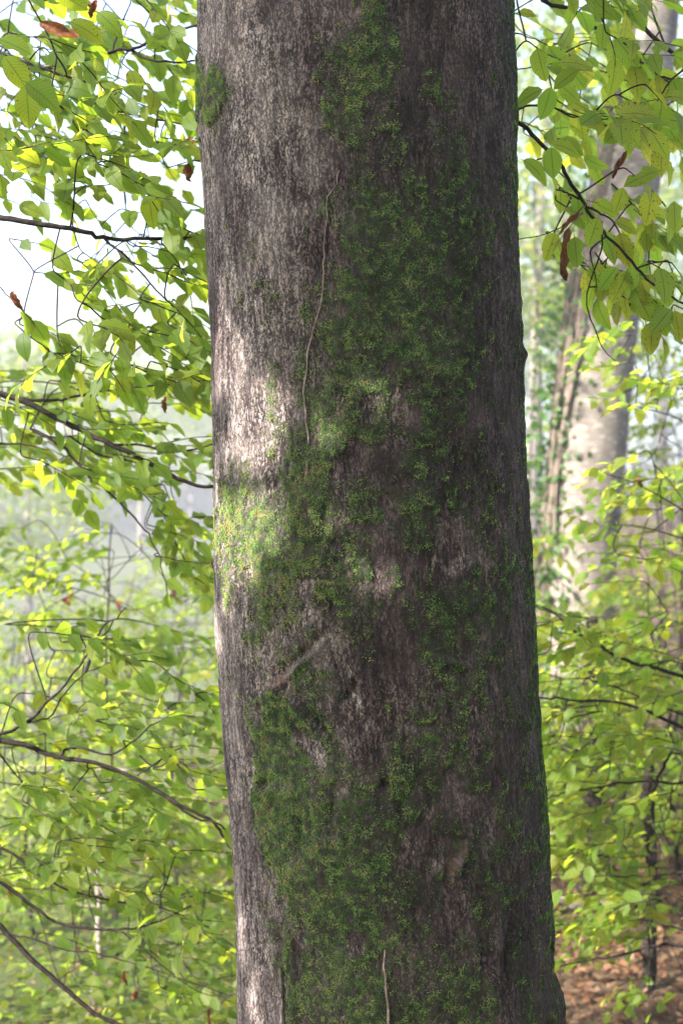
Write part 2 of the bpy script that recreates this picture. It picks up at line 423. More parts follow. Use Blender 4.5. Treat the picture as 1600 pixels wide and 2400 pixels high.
def trunk_fields(phi, z):
    """moss, bark tone, scar and lichen for surface points"""
    p = trunk_point(phi, z)
    px = 800 + F * p[..., 0] / p[..., 1]; py = 1200 - F * p[..., 2] / p[..., 1]
    s = np.sin(phi); arc = phi * 0.305
    wx = (fbm(arc / 0.05, z / 0.07, 5, 3) - 0.5); wy = (fbm(arc / 0.05, z / 0.07, 9, 3) - 0.5)
    m = grid(MM, py + wy * 130, np.clip(s + wx * 0.22, -1, 1))
    back = np.cos(phi) < 0
    m = np.where(back & (s < -0.3), m * 0.3, m)
    m = m + 0.42 * blob(px + wx * 90, py + wy * 120, 500, 215, 42, 75) + 0.3 * patch(px, py, 640, 1800, 60, 160)
    for b in BARE: m = m - 0.7 * patch(px + wx * 90, py + wy * 90, *b)
    n = fbm(arc / 0.022, z / 0.03, 21, 4)
    n2 = fbm(arc / 0.008, z / 0.012, 23, 3)
    m = np.clip((m - 0.42) * 1.2 + 0.385 - 0.07 * np.clip(s + 0.3, 0, 1) + (n - 0.5) * 1.25 + (n2 - 0.5) * 0.6, 0, 1)
    tone = np.interp(s, [-1, -0.6, -0.4, -0.15, 0.3, 1], [1.0, 0.92, 0.68, 0.42, 0.30, 0.32]) * np.clip(1.0 + 2.4 * (fbm(arc / 0.07, z / 0.11, 31, 4) - 0.5), 0.35, 1.6)  # darker to the right: algae film plus shade worked into the bark colour
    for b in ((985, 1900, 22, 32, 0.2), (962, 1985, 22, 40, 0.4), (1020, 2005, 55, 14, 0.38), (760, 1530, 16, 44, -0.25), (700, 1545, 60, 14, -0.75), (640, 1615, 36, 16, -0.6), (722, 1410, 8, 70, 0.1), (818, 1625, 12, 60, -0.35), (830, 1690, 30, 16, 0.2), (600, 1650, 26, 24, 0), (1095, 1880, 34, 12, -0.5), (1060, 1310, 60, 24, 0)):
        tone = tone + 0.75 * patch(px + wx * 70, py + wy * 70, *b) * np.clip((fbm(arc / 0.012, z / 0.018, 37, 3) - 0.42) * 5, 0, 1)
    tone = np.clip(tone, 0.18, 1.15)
    scar = np.zeros_like(m)
    for b in ((1070, 2020, 7, 46, 0.42), (1048, 2042, 9, 30, 0.3), (665, 1590, 30, 7, -0.75)):
        scar = np.maximum(scar, 0.75 * blob(px + wx * 30, py + wy * 30, *b) * np.clip(fbm(arc / 0.008, z / 0.02, 35, 3) * 2.2 - 0.5, 0, 1))
    lich = 0.35 * blob(px, py, 880, 1920, 90, 60) + 0.4 * blob(px, py, 985, 1600, 45, 30) + 0.35 * blob(px, py, 640, 750, 50, 30) + 0.2 * blob(px, py, 960, 1100, 120, 200)
    return m, tone, scar, np.clip(lich, 0, 1), px, py
def trunk_relief(phi, z, m, px, py):
    arc = phi * 0.305
    d = (fbm(arc / 0.16, z / 0.3, 41, 3) - 0.5) * 0.018
    d = d + (fbm(arc / 0.009, z / 0.035, 43, 3) - 0.5) * 0.0042 * (1 - 0.5 * m)
    d = d + (fbm(arc / 0.05, z / 0.12, 47, 2) - 0.5) * 0.006
    mm = np.clip((m - 0.35) / 0.4, 0, 1)
    d = d + mm * (0.002 + 0.006 * fbm(arc / 0.014, z / 0.016, 51, 3)) * (1 - 0.6 * np.clip((np.sin(phi) - 0.6) / 0.4, 0, 1))
    for cx, cy, rx, ry, a, amp in ((1228, 830, 8, 16, 0, 0.007), (818, 1622, 8, 30, 0.55, -0.012), (800, 1640, 8, 34, -0.5, 0.006), (742, 1690, 9, 70, -0.7, -0.011), (715, 1680, 9, 60, -0.65, 0.008), (1074, 2022, 9, 56, 0.42, 0.011),
                                   (1048, 2055, 12, 46, 0.3, -0.011), (965, 1850, 8, 60, 0.4, -0.009), (1055, 1800, 9, 40, 0.5, -0.009), (900, 1840, 10, 10, 0, -0.012), (622, 1835, 12, 9, 0, -0.010), (640, 1880, 7, 18, 0.3, -0.009), 
                                   (790, 1580, 7, 60, -.25, -0.008), (710, 1530, 60, 9, -0.75, -0.008), (690, 1575, 60, 9, -0.75, 0.005), (1060, 1555, 40, 8, 0.2, 0.006), (1000, 1700, 50, 9, 0.1, -0.007), 
                                   (700, 1960, 8, 40, 0.1, -0.007), (775, 1890, 10, 40, 0, -0.008), (660, 2200, 8, 80, 0.05, -0.006), (1160, 2300, 14, 110, 0.05, 0.009), (1130, 2260, 8, 120, 0.05, -0.007), (1190, 2250, 9, 100, 0.1, -0.008), (940, 1880, 8, 50, 0.1, -0.007), (760, 1210, 10, 60, 0.1, -0.006), (640, 1110, 12, 40, -0.5, -0.007)):
        d = d + 1.6 * amp * blob(px, py, cx, cy, rx, ry, a)
    # root flare on the bank side and a slighter one towards the valley
    low = np.clip((-0.885 - z) / 0.055, 0, 1)
    d = d + 0.020 * low ** 1.3 * np.exp(-((phi - 1.42) / 0.4) ** 2) 
    deep = np.clip((-1.0 - z) / 0.6, 0, 1) ** 1.5
    d = d + 0.20 * deep * (0.5 + 0.5 * np.cos(phi * 4 - 1.2))
    return d
phis = np.concatenate([np.linspace(-1.75, 1.75, 381), np.linspace(1.75, 2 * np.pi - 1.75, 52)[1:-1]])
zs = np.concatenate([np.linspace(7.0, 1.12, 60)[:-1], np.linspace(1.12, -1.12, 761), np.linspace(-1.12, -1.8, 30)[1:]])
PH, ZZ = np.meshgrid(phis, zs)
PHw = np.where(PH > np.pi, PH - 2 * np.pi, PH)
m_, tone_, scar_, lich_, px_, py_ = trunk_fields(PHw, ZZ)
rel = trunk_relief(PHw, ZZ, m_, px_, py_)
seam = np.clip((np.abs(np.abs(PHw) - np.pi)) / 0.2, 0, 1)
tv = trunk_point(PHw, ZZ, rel * seam)
nc = len(phis); nr = len(zs)
i = np.arange(nr - 1)[:, None] * nc; j = np.arange(nc)[None, :]
tf = np.stack([i + j, i + nc + j, i + nc + (j + 1) % nc, i + (j + 1) % nc], -1).reshape(-1, 4)
main = add('mossy_beech_tree', None, loc=(0.1, TY, float(gz(0.1, TY))), label='broad old tree trunk patched with green moss and rough grey bark', cat='tree')
MB = np.array(main.location)
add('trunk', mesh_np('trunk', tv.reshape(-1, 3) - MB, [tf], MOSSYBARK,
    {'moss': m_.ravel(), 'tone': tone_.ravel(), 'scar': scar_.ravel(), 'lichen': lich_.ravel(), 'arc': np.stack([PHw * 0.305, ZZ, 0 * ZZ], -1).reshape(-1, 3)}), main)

# moss: many little leaning blades standing off the bark
def moss_blades(n):
    phi = RNG.uniform(-1.72, 1.72, n * 3); z = RNG.uniform(-1.12, 1.12, n * 3)
    m, tone, scar, lich, px, py = trunk_fields(phi, z)
    clump = fbm(phi * 0.305 / 0.011, z / 0.011, 61, 3)
    keep = RNG.random(n * 3) < np.clip((m - 0.30) / 0.5, 0, 1) ** 1.3 * np.clip((clump - 0.30 + 0.28 * (m - 0.45)) * 3.6, 0.03, 1)
    phi, z, m, px, py = phi[keep][:n], z[keep][:n], m[keep][:n], px[keep][:n], py[keep][:n]
    n = len(phi)
    d = trunk_relief(phi, z, m, px, py) - 0.0008
    p = trunk_point(phi, z, d)
    out = np.stack([np.sin(phi), -np.cos(phi), 0 * phi], -1); side = np.stack([np.cos(phi), np.sin(phi), 0 * phi], -1); dn = np.array([0, 0, -1.0])
    clump = fbm(phi * 0.305 / 0.011, z / 0.011, 61, 3)
    ang = RNG.normal(0, 0.9, n)
    hang = RNG.uniform(0.2, 1.0, n)[:, None]
    dirv = out * RNG.uniform(0.35, 1.0, n)[:, None] + (np.cos(ang)[:, None] * dn + np.sin(ang)[:, None] * side) * (0.5 + hang)
    dirv /= np.linalg.norm(dirv, axis=1)[:, None]
    wv = np.cross(dirv, out); wv /= np.linalg.norm(wv, axis=1)[:, None] + 1e-9
    spin = RNG.normal(0, 0.6, n)[:, None]
    wv = wv * np.cos(spin) + np.cross(dirv, wv) * np.sin(spin)
    L = (RNG.uniform(0.0020, 0.0052, n) * (0.55 + 0.7 * m))[:, None]; W = (RNG.uniform(0.0004, 0.0009, n))[:, None]
    bend = out * -0.25 * L + dn * 0.2 * L
    v = np.stack([p, p + dirv * L * 0.5 + wv * W, p + dirv * L + bend, p + dirv * L * 0.5 - wv * W], 1)
    k = np.arange(n)[:, None] * 4
    f = np.concatenate([k + np.array([[0, 1, 2]]), k + np.array([[0, 2, 3]])])
    low = fbm(phi * 0.305 / 0.09, z / 0.13, 71, 2)
    sunside = 0.28 * np.clip(-np.sin(phi) + 0.25, 0, 1)  # left blades paler and yellower: light from that side put into the colour
    c = np.clip(0.06 + 1.5 * (clump - 0.27) + 0.35 * (low - 0.5) + sunside + RNG.normal(0, 0.13, n), 0, 0.97)
    c = np.where(RNG.random(n) < 0.03 + 0.25 * np.clip(fbm(phi * 0.305 / 0.03, z / 0.03, 77, 2) - 0.62, 0, 1), 1.0, c)
    luv = np.repeat(np.stack([0 * c, 0 * c, c], -1), 4, 0)
    return v.reshape(-1, 3), f, luv
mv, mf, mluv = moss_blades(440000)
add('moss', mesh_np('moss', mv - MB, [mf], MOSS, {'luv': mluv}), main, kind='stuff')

# thin stems creeping up the bark
def on_bark(px, py, off=0.004):
    """surface point of the trunk under a photo pixel"""
    z = (1200 - py) / F * 2.5
    for _ in range(6):
        c, r = float(taxis(z)), float(trad(z))
        dx, dz = (px - 800) / F, (1200 - py) / F
        # ray (dx t, t, dz t) against the circle round (c, TY)
        A = dx * dx + 1; B = -2 * (dx * c + TY); C = c * c + TY * TY - r * r
        t = (-B - math.sqrt(max(B * B - 4 * A * C, 0))) / (2 * A); z = dz * t
    phi = math.atan2(dx * t - c, TY - t)
    m, _, _, _, a, b = trunk_fields(np.array([phi]), np.array([z]))
    d = trunk_relief(np.array([phi]), np.array([z]), m, a, b)
    return trunk_point(np.array([phi]), np.array([z]), d + off)[0]
def creeper(name, pts, r0, r1, mat, label, rootlets=10):
    base = on_bark(*pts[-1])
    root = add(name, None, loc=base, label=label, cat='vine')
    q = []
    for a, b in zip(pts[:-1], pts[1:]):
        n = max(2, int(math.hypot(b[0] - a[0], b[1] - a[1]) / 18))
        for t in np.linspace(0, 1, n, endpoint=False): q.append((a[0] + (b[0] - a[0]) * t + RNG.normal(0, 1.2), a[1] + (b[1] - a[1]) * t))
    q.append(pts[-1])
    path = np.array([on_bark(x, y, r0 * 0.9 + 0.001) for x, y in q])
    T = Tubes(); T.add(path, r0, r1, 6, 0.12)
    add('stem', T.mesh('stem', mat, base), root)
    T = Tubes()
    for k in range(rootlets):
        a = q[RNG.integers(1, len(q) - 1)]; s = RNG.choice([-1, 1])
        T.add(np.array([on_bark(a[0] + s * 9 * t, a[1] + 6 * t, 0.001) for t in (0, 0.5, 1)]), 0.0008, 0.0004, 4)
    add('rootlets', T.mesh('rootlets', mat, base), root, kind='stuff')
creeper('creeping_vine', [(796, 400), (790, 430), (766, 462), (770, 515), (762, 560), (757, 640), (756, 700), (744, 745), (733, 790), (722, 830), (716, 870), (711, 920), (716, 965), (722, 1010), (724, 1040)], 0.0011, 0.0019, VINE,
        'long pale creeper stem running down the upper half of the mossy trunk')
creeper('creeping_vine', [(724, 1080), (720, 1115)], 0.002, 0.0024, VINE, 'short pale creeper stub just below the long creeper stem', 3)
creeper('creeping_vine', [(670, 2265), (666, 2300), (672, 2345), (668, 2375), (680, 2440)], 0.0026, 0.0038, DARKVINE, 'dark creeper stem at the foot of the trunk beside bare grey bark', 5)
creeper('creeping_vine', [(903, 2225), (900, 2262), (904, 2310), (908, 2350), (912, 2440)], 0.0018, 0.003, VINE, 'pinkish creeper stem crossing thick moss at the foot of the trunk', 6)

# ------------------------------------------------------------------ leaves
def leaf_shape(bend, fold, wave, notch, ratio, curl=0.0, seg=9):
    us = np.array([0, 0.07, 0.2, 0.35, 0.5, 0.65, 0.79, 0.91, 1.0])
    w = ratio * np.sin(np.pi * us ** 0.88) ** 0.75; w[0] = 0.0; w[-1] = 0.0
    V = []; U = []
    for k, u in enumerate(us):
        y = u * math.cos(bend * u * 0.6); z0 = -u * math.sin(bend * u * 0.9)
        for s in (-1, 0, 1):
            ww = w[k] * (1 + 0.05 * RNG.normal()) if s else 0
            if notch and s == notch and k in (4, 5): ww *= 0.55
            x = s * ww * math.cos(fold + curl * ww); z = z0 + ww * math.sin(fold + curl * ww) + (wave * math.sin(u * 17 + s) * ww if s else 0)
            V.append((x, y, z)); U.append((u, s * 1.0, 0))
    Fq = []
    for k in range(len(us) - 1):
        a = k * 3; b = a + 3
        Fq += [(a, a + 1, b + 1, b), (a + 1, a + 2, b + 2, b + 1)]
    n = len(V); V += [(-0.012, -0.10, 0.0), (0.012, -0.10, 0.0), (0.012, 0.02, 0.0), (-0.012, 0.02, 0.0)]; U += [(0.5, 0, 0)] * 4
    Fq.append((n, n + 1, n + 2, n + 3))
    return np.array(V), np.array(Fq), np.array(U, float)
SHAPES = []
for k in range(10):
    SHAPES.append(leaf_shape(RNG.uniform(0.05, 0.6), RNG.uniform(0.03, 0.30), RNG.uniform(0.02, 0.12), [0, 0, 0, 1, -1][k % 5], RNG.uniform(0.29, 0.36)))
LEAFMESH = {}
def leaf_mesh(mat, k):
    key = (mat.name, k)
    if key not in LEAFMESH:
        v, f, u = SHAPES[k]; u = u.copy(); u[:, 2] = k / 10
        LEAFMESH[key] = mesh_np('leaf', v, [f], mat, {'luv': u})
    return LEAFMESH[key]
# light leaf for the joined masses
LV = np.array([(0, 0, 0), (-0.30, 0.35, 0.06), (0.30, 0.35, 0.06), (-0.24, 0.7, 0.0), (0.24, 0.7, 0.0), (0, 1, -0.14), (0, 0.5, -0.03)])
LF = np.array([(0, 6, 1), (0, 2, 6), (1, 6, 3), (2, 4, 6), (3, 6, 5), (6, 4, 5)])
LU = np.array([(0, 0, 0), (0.35, -1, 0), (0.35, 1, 0), (0.7, -1, 0), (0.7, 1, 0), (1, 0, 0), (0.5, 0, 0)], float)
def leaf_mass(name, pos, dirs, nors, size, mat, off=(0, 0, 0)):
    pos = np.asarray(pos, float); n = len(pos)
    d = np.asarray(dirs, float); d /= np.linalg.norm(d, axis=1)[:, None] + 1e-9
    z = np.asarray(nors, float); x = np.cross(d, z); x /= np.linalg.norm(x, axis=1)[:, None] + 1e-9; z = np.cross(x, d)
    s = np.asarray(size, float)[:, None, None]
    L = LV[None] * (1 + RNG.normal(0, 0.08, (n, 7, 1)))
    v = pos[:, None, :] + s * (L[:, :, 0:1] * x[:, None] + L[:, :, 1:2] * d[:, None] + L[:, :, 2:3] * z[:, None])
    f = (np.arange(n)[:, None, None] * 7 + LF[None]).reshape(-1, 3)
    u = np.repeat(LU[None], n, 0); u[:, :, 2] = RNG.random(n)[:, None]
    return mesh_np(name, v.reshape(-1, 3) - np.asarray(off), [f], mat, {'luv': u.reshape(-1, 3)})

def screen(p): return 800 + F * p[0] / p[1], 1200 - F * p[2] / p[1]
UP = np.array([0, 0, 1.0])

class Plant:
    def __init__(s, name, label, cat, base, mat, group=None, twig=TWIG, size=0.066, root=None, tilt=0.45, droop=0.75):
        s.tilt = tilt; s.droop = droop
        s.base = np.array(base, float); s.mat = mat; s.twig = twig; s.size = size
        s.root = root or add(name, None, loc=s.base, label=label, cat=cat, group=group)
        s.nodes = []; s.tw = Tubes(); s.leaves = []; s.ntw = 0
    def trunk(s, pts, r0, r1, mat=None, k=10, name='trunk'):
        path = smooth_path(pts, wig=0.004); T = Tubes(); T.add(path, r0, r1, k, 0.04)
        add(name, T.mesh(name, mat or s.twig, s.base), s.root); s.nodes += [(p, r1) for p in path[2:]]
    def branch(s, pts, r0, r1, wig=0.004, leafy=True, step=0.10):
        path = smooth_path(pts, wig=wig); T = Tubes(); T.add(path, r0, r1, 7, 0.06)
        add('branch', T.mesh('branch', s.twig, s.base), s.root)
        s.nodes += [(p, r1) for p in path]
        if leafy: s.twig_leaves(path[-4:], 0.9)
        return path
    def leaf(s, p, d, n, size): s.leaves.append((p, nrm(d), nrm(n), size))
    def twig_leaves(s, path, dens=1.0, scale=1.0):
        """alternate leaves along a twig, in the plane of the spray"""
        seg = np.linalg.norm(np.diff(path, axis=0), axis=1); L = seg.sum(); n = max(2, int(L / 0.032 * dens)); cum = np.concatenate([[0], np.cumsum(seg)])
        pn = nrm(UP + np.array([-0.1, -s.tilt, 0]) + RNG.normal(0, 0.3, 3)); side = 1
        for k in range(n):
            t = L * (k + 0.6) / n
            p = np.array([np.interp(t, cum, path[:, a]) for a in range(3)])
            q = np.array([np.interp(min(t + 0.01, L), cum, path[:, a]) for a in range(3)]) - np.array([np.interp(max(t - 0.01, 0), cum, path[:, a]) for a in range(3)])
            tn = nrm(q); sd = nrm(np.cross(tn, pn)) * side; side = -side
            last = k == n - 1
            d = tn * (1.0 if last else RNG.uniform(0.4, 0.9)) + sd * (0.1 if last else RNG.uniform(0.6, 1.0)) - UP * RNG.uniform(0.0, s.droop)
            nn = pn + RNG.normal(0, 0.4, 3)
            s.leaf(p, d, nn, s.size * scale * RNG.uniform(0.72, 1.2))
    def spray(s, p, heading, length, dens=1.0, scale=1.0, side=True):
        """a leafy twig starting at p, joined to the nearest wood"""
        p = np.asarray(p, float); h = nrm(heading)
        pts = [p]
        m = 5; d = h.copy()
        for k in range(m):
            d = nrm(d + RNG.normal(0, 0.14, 3) - UP * 0.04); pts.append(pts[-1] + d * length / m)
        path = np.array(pts)
        s.tw.add(path, 0.0017, 0.0008, 4); s.ntw += 1
        if s.nodes:
            N = np.array([q for q, r in s.nodes]); dd = np.linalg.norm(N - p, axis=1) + 0.8 * np.clip((N - p) @ h, 0, None)
            q = N[dd.argmin()]; g = np.linalg.norm(q - p)
            if g > 0.01:
                c1 = q + (p - q) * 0.35 + UP * 0.05 * g + RNG.normal(0, 0.03 * g, 3); c2 = p - h * 0.2 * g; tt = np.linspace(0, 1, 10)[:, None]
                cp = (1 - tt) ** 3 * q + 3 * (1 - tt) ** 2 * tt * c1 + 3 * (1 - tt) * tt ** 2 * c2 + tt ** 3 * p; s.tw.add(cp, 0.0016 + 0.0035 * min(g, 1), 0.0017, 5); s.nodes += [(x, 0.002) for x in cp[2:]]
        s.nodes += [(x, 0.001) for x in path]
        s.twig_leaves(path, dens, scale)
        if side and length > 0.18:
            for k in (1, 2, 3):
                if RNG.random() < 0.6:
                    sd = nrm(np.cross(h, UP)) * (1 if k % 2 else -1)
                    h2 = nrm(h * 0.7 + sd * 0.8 + RNG.normal(0, 0.15, 3)); b = path[k]
                    p2 = np.array([b + h2 * length * 0.45 * t for t in (0, 0.35, 0.7, 1)])
                    s.tw.add(p2, 0.0011, 0.0007, 4); s.twig_leaves(p2, dens, scale * 0.95)
    def fill(s, n, x0, x1, y0, y1, Y0, Y1, heading, length=(0.18, 0.34), dens=1.0, scale=1.0):
        for _ in range(n):
            px, py, Y = RNG.uniform(x0, x1), RNG.uniform(y0, y1), RNG.uniform(Y0, Y1)
            s.spray(P(px, py, Y), np.asarray(heading) + RNG.normal(0, 0.35, 3) * np.array([1, 1, 0.5]), RNG.uniform(*length), dens, scale)
    def finish(s, singles=300):
        if s.ntw: add('twigs', s.tw.mesh('twigs', s.twig, s.base), s.root, kind='stuff')
        def vis(l):
            c = l[0] + l[1] * l[3] * 0.5
            if c[1] < 0.3: return 0
            x, y = screen(c); inside = -30 < x < 1630 and -30 < y < 2430
            hid = c[1] > TY and 470 < x < 1215
            return (l[3] / c[1]) * (1 if inside else 0.01) * (0.01 if hid else 1)
        s.leaves.sort(key=vis, reverse=True)
        for k, (p, d, n, size) in enumerate(s.leaves[:singles]):
            x = nrm(np.cross(d, n)); z = np.cross(x, d)
            o = bpy.data.objects.new('leaf', leaf_mesh(s.mat, int(RNG.integers(10))))
            COL.objects.link(o); o.parent = s.root
            M = Matrix(((x[0], d[0], z[0], p[0] - s.base[0]), (x[1], d[1], z[1], p[1] - s.base[1]), (x[2], d[2], z[2], p[2] - s.base[2]), (0, 0, 0, 1)))
            o.matrix_basis = M @ Matrix.Diagonal((size, size, size, 1))
        rest = s.leaves[singles:]
        if rest:
            add('foliage', leaf_mass('foliage', [l[0] for l in rest], [l[1] for l in rest], [l[2] for l in rest], [l[3] for l in rest], s.mat, s.base), s.root, kind='stuff')

def G(x, y): return np.array([x, y, float(gz(x, y)) - 0.03])

# withered leaf, rolled up lengthwise
def dead_leaf(parent_root, pbase, p, d, n, L, W, tight=2.2, twist=0.6, mat=DEAD):
    us = np.linspace(0, 1, 9); V = []; U = []; kink = RNG.uniform(-1, 1); L = L * RNG.uniform(0.8, 1.15); W = W * RNG.uniform(0.85, 1.5)
    for u in us:
        w = W * math.sin(math.pi * min(max(u, 0.03), 0.985) ** 0.9) ** 0.7
        for v in np.linspace(-1, 1, 6):
            w_ = w * (0.75 + 0.5 * RNG.random()); a = v * tight * (0.7 + 0.5 * u) + twist * u * 2.5; r = w_ / tight
            V.append((r * math.sin(a) + 0.10 * W * RNG.normal() + 0.10 * L * math.sin(u * 3.1 + kink), u * L + 0.06 * W * RNG.normal(), r * (1 - math.cos(a)) + 0.07 * L * math.sin(u * 5 + kink) + 0.14 * W * RNG.normal())); U.append((u, v, 0.3))
    f = [(k * 6 + c, k * 6 + c + 1, k * 6 + c + 7, k * 6 + c + 6) for k in range(8) for c in range(5)]
    x = nrm(np.cross(d, n)); d = nrm(d); z = np.cross(x, d); V = np.array(V)
    V = np.asarray(p) - pbase + V[:, :1] * x + V[:, 1:2] * d + V[:, 2:] * z
    o = add('withered_leaf', mesh_np('withered_leaf', V, [np.array(f)], mat, {'luv': np.array(U)}, smooth=False), parent_root)
    return o

# ---- twigs and leaves of the main tree, seen behind its right flank
mt = Plant('', '', '', MB, YGREEN, root=main, size=0.072)
mt.nodes.append((np.array([0.2, 2.95, 0.8]), 0.01))
# limbs above the picture
for a, zz, L in ((0.4, 2.1, 1.6), (2.4, 3.0, 2.2), (-1.6, 3.6, 2.0), (1.3, 4.2, 2.4), (3.6, 4.8, 2.0), (-0.4, 5.4, 2.0), (5.2, 5.6, 1.6)):
    c = np.array([float(taxis(zz)), TY, zz]); dv = np.array([math.cos(a), math.sin(a), 0])
    mt.branch([c + dv * 0.15, c + dv * L * 0.35 + UP * 0.25, c + dv * L * 0.7 + UP * 0.55, c + dv * L + UP * 0.6], 0.045, 0.012, leafy=False)
for _ in range(130):
    a = RNG.uniform(2.2, 5.6); rr_ = RNG.uniform(0.5, 2.4); zz = RNG.uniform(3.4, 6.8)
    mt.spray([taxis(zz) + rr_ * math.cos(a), TY + rr_ * math.sin(a), zz], [math.cos(a), math.sin(a), -0.1], RNG.uniform(0.3, 0.5))
Y1 = 3.15
mt.branch([np.array([0.30, 2.95, 0.95]), P(1195, 255, 3.05), P(1208, 275, 3.06), P(1245, 315, 3.1), P(1300, 370, 3.14), P(1330, 420, 3.15), P(1360, 465, 3.16), P(1395, 520, 3.16), P(1430, 560, 3.17), P(1470, 602, 3.2), P(1512, 652, 3.22), P(1570, 695, 3.25), P(1640, 730, 3.3)], 0.0055, 0.0022, 0.002)
mt.branch([P(1356, 466, 3.16), P(1328, 452, 3.15), P(1301, 444, 3.14)], 0.0026, 0.0016, 0.001, False)
mt.branch([P(1376, 486, 3.16), P(1408, 500, 3.2), P(1437, 520, 3.22), P(1462, 575, 3.24)], 0.003, 0.0015, 0.001)
mt.branch([P(1408, 520, 3.16), P(1411, 545, 3.15), P(1404, 600, 3.14), P(1382, 660, 3.14), P(1375, 715, 3.14), P(1398, 785, 3.14), P(1425, 832, 3.14), P(1440, 845, 3.14)], 0.0022, 0.001, 0.001, False)
mt.branch([P(1205, 262, 3.06), P(1230, 250, 3.08), P(1292, 250, 3.12), P(1340, 270, 3.16), P(1400, 280, 3.2), P(1462, 272, 3.24)], 0.003, 0.0012, 0.001)
mt.branch([np.array([0.35, 3.1, 2.6]), P(1240, -120, 3.2), P(1275, 0, 3.2), P(1352, 32, 3.24), P(1400, 72, 3.26), P(1440, 106, 3.28), P(1500, 142, 3.3), P(1545, 172, 3.32), P(1640, 215, 3.35)], 0.006, 0.002, 0.002)
mt.branch([P(1470, 122, 3.28), P(1500, 165, 3.3), P(1540, 180, 3.3), P(1600, 212, 3.3)], 0.003, 0.0014, 0.001)
mt.branch([np.array([0.45, 3.2, 2.9]), P(1400, -80, 3.3), P(1452, 0, 3.3), P(1490, 46, 3.3), P(1560, 112, 3.32), P(1650, 175, 3.34)], 0.008, 0.004, 0.002)
mt.branch([P(1640, 150, 3.1), P(1600, 165, 3.1), P(1552, 216, 3.1), P(1526, 262, 3.1)], 0.003, 0.001, 0.001, False)
mt.branch([P(1180, 70, 3.3), P(1208, 78, 3.3), P(1250, 92, 3.3), P(1320, 125, 3.34)], 0.0022, 0.001, 0.001)
mt.branch([P(1180, 165, 3.3), P(1208, 162, 3.3), P(1260, 156, 3.3), P(1296, 148, 3.3)], 0.002, 0.001, 0.001)
mt.branch([P(1190, 562, 3.2), P(1216, 560, 3.2), P(1262, 553, 3.2), P(1312, 534, 3.2), P(1366, 484, 3.17)], 0.0012, 0.0012, 0.0005, False)
mt.fill(40, 1190, 1560, -30, 330, 3.0, 3.9, (0.8, 0.3, -0.25), (0.12, 0.26), 0.9)
mt.fill(10, 1230, 1420, 330, 640, 3.05, 3.5, (0.6, 0.3, -0.5), (0.10, 0.2), 0.8)
mt.fill(13, 1420, 1580, 380, 720, 3.05, 3.4, (0.8, 0.2, -0.5), (0.10, 0.2), 0.8)
# a few leaves set where the photo shows single ones
for x, y, dx, dz, L, Yd in ((1310, 148, 0.9, 0.15, 88, 3.0), (1290, 205, -0.2, -0.9, 75, 3.0), (1355, 165, -0.9, -0.45, 70, 3.0), (1270, 210, -0.9, -0.3, 75, 3.0), (1450, 268, 1.0, 0.12, 88, 3.0), (1455, 278, 0.55, -0.8, 78, 3.0),
                             (1295, 338, 0.9, -0.1, 75, 3.0), (1290, 345, 0.1, -1, 72, 3.0), (1225, 375, 0.9, -0.5, 80, 3.0), (1545, 400, -1, -0.25, 88, 3.05), (1460, 440, -0.25, -0.9, 62, 3.05), (1345, 555, 0.1, -1, 72, 3.05),
                             (1580, 545, 0.05, 1.0, 78, 3.05), (1445, 625, -0.6, -0.8, 70, 3.1), (1475, 625, 0.1, -0.9, 75, 3.1), (1470, 635, -0.4, -0.95, 85, 3.1), (1572, 725, -0.75, -0.75, 75, 3.1), (1580, 728, 0.2, -1, 75, 3.1),
                             (1300, 545, -0.3, -0.9, 70, 3.1), (1208, 30, 1, -0.1, 50, 3.1), (1400, 510, -0.3, -1, 70, 3.12), (1500, 655, 0.3, -0.8, 65, 3.1), (1440, 520, 0.9, -0.3, 60, 3.12)):
    p = P(x, y, Yd); d = np.array([dx, RNG.uniform(-0.15, 0.15), dz]); mt.leaf(p, d, np.array([RNG.normal(0, .25), -1.0, 0.55]), L / F * Yd)
mt.finish()
dl = lambda x, y, Yd, dx, dz, L, W, **k: dead_leaf(main, MB, P(x, y, Yd), np.array([dx, 0.1, dz]), np.array([0.2, -1, 0.3]), L / F * Yd, W / F * Yd, **k)
dl(1335, 535, 3.08, -0.08, -1, 128, 17, tight=2.0, twist=0.3)
dl(1462, 352, 3.05, -0.3, -1, 66, 18, tight=2.4)
dl(1510, 275, 3.05, 0.9, -0.35, 34, 20, tight=1.5)
dl(1368, 503, 3.1, -0.9, -0.65, 70, 9, tight=1.8)
T = Tubes()
for x, y in ((1293, 587), (1310, 600), (1298, 575), (1316, 590)): T.add([P(1390, 450, 3.1), P(1360, 500, 3.09), P(x, y, 3.08)], 0.0009, 0.0006, 4)
add('leaf_stalks', T.mesh('leaf_stalks', VINE, MB), main, kind='stuff')

# ---- young beeches on the left
GRP = 'young beeches left of the mossy trunk'
def left_tree(label, base, mat, size, **k):
    return Plant('young_beech', label, 'tree', G(*base), mat, GRP, size=size, **k)
A = left_tree('young beech with large fresh green leaves beside the upper trunk', (-1.75, 3.3), GREEN, 0.062, tilt=0.26, droop=0.5)
b = A.base
A.trunk([b, b + [0.04, 0.02, 1.0], b + [0.02, 0.0, 2.2], b + [0.1, 0.05, 3.2], b + [0.1, 0.1, 4.0]], 0.032, 0.012)
t0 = b + [0.03, 0.02, 1.9]
A.branch([t0, P(-200, 470, 3.2), D(0, 500, 3.15), D(100, 515, 3.15), D(180, 530, 3.16), D(240, 548, 3.18), D(330, 548, 3.2), D(470, 545, 3.25), D(560, 540, 3.3)], 0.008, 0.003, 0.002)
A.branch([D(240, 548, 3.18), D(300, 600, 3.18), D(345, 650, 3.18), D(400, 705, 3.2), D(460, 745, 3.22)], 0.0028, 0.0012, 0.001)
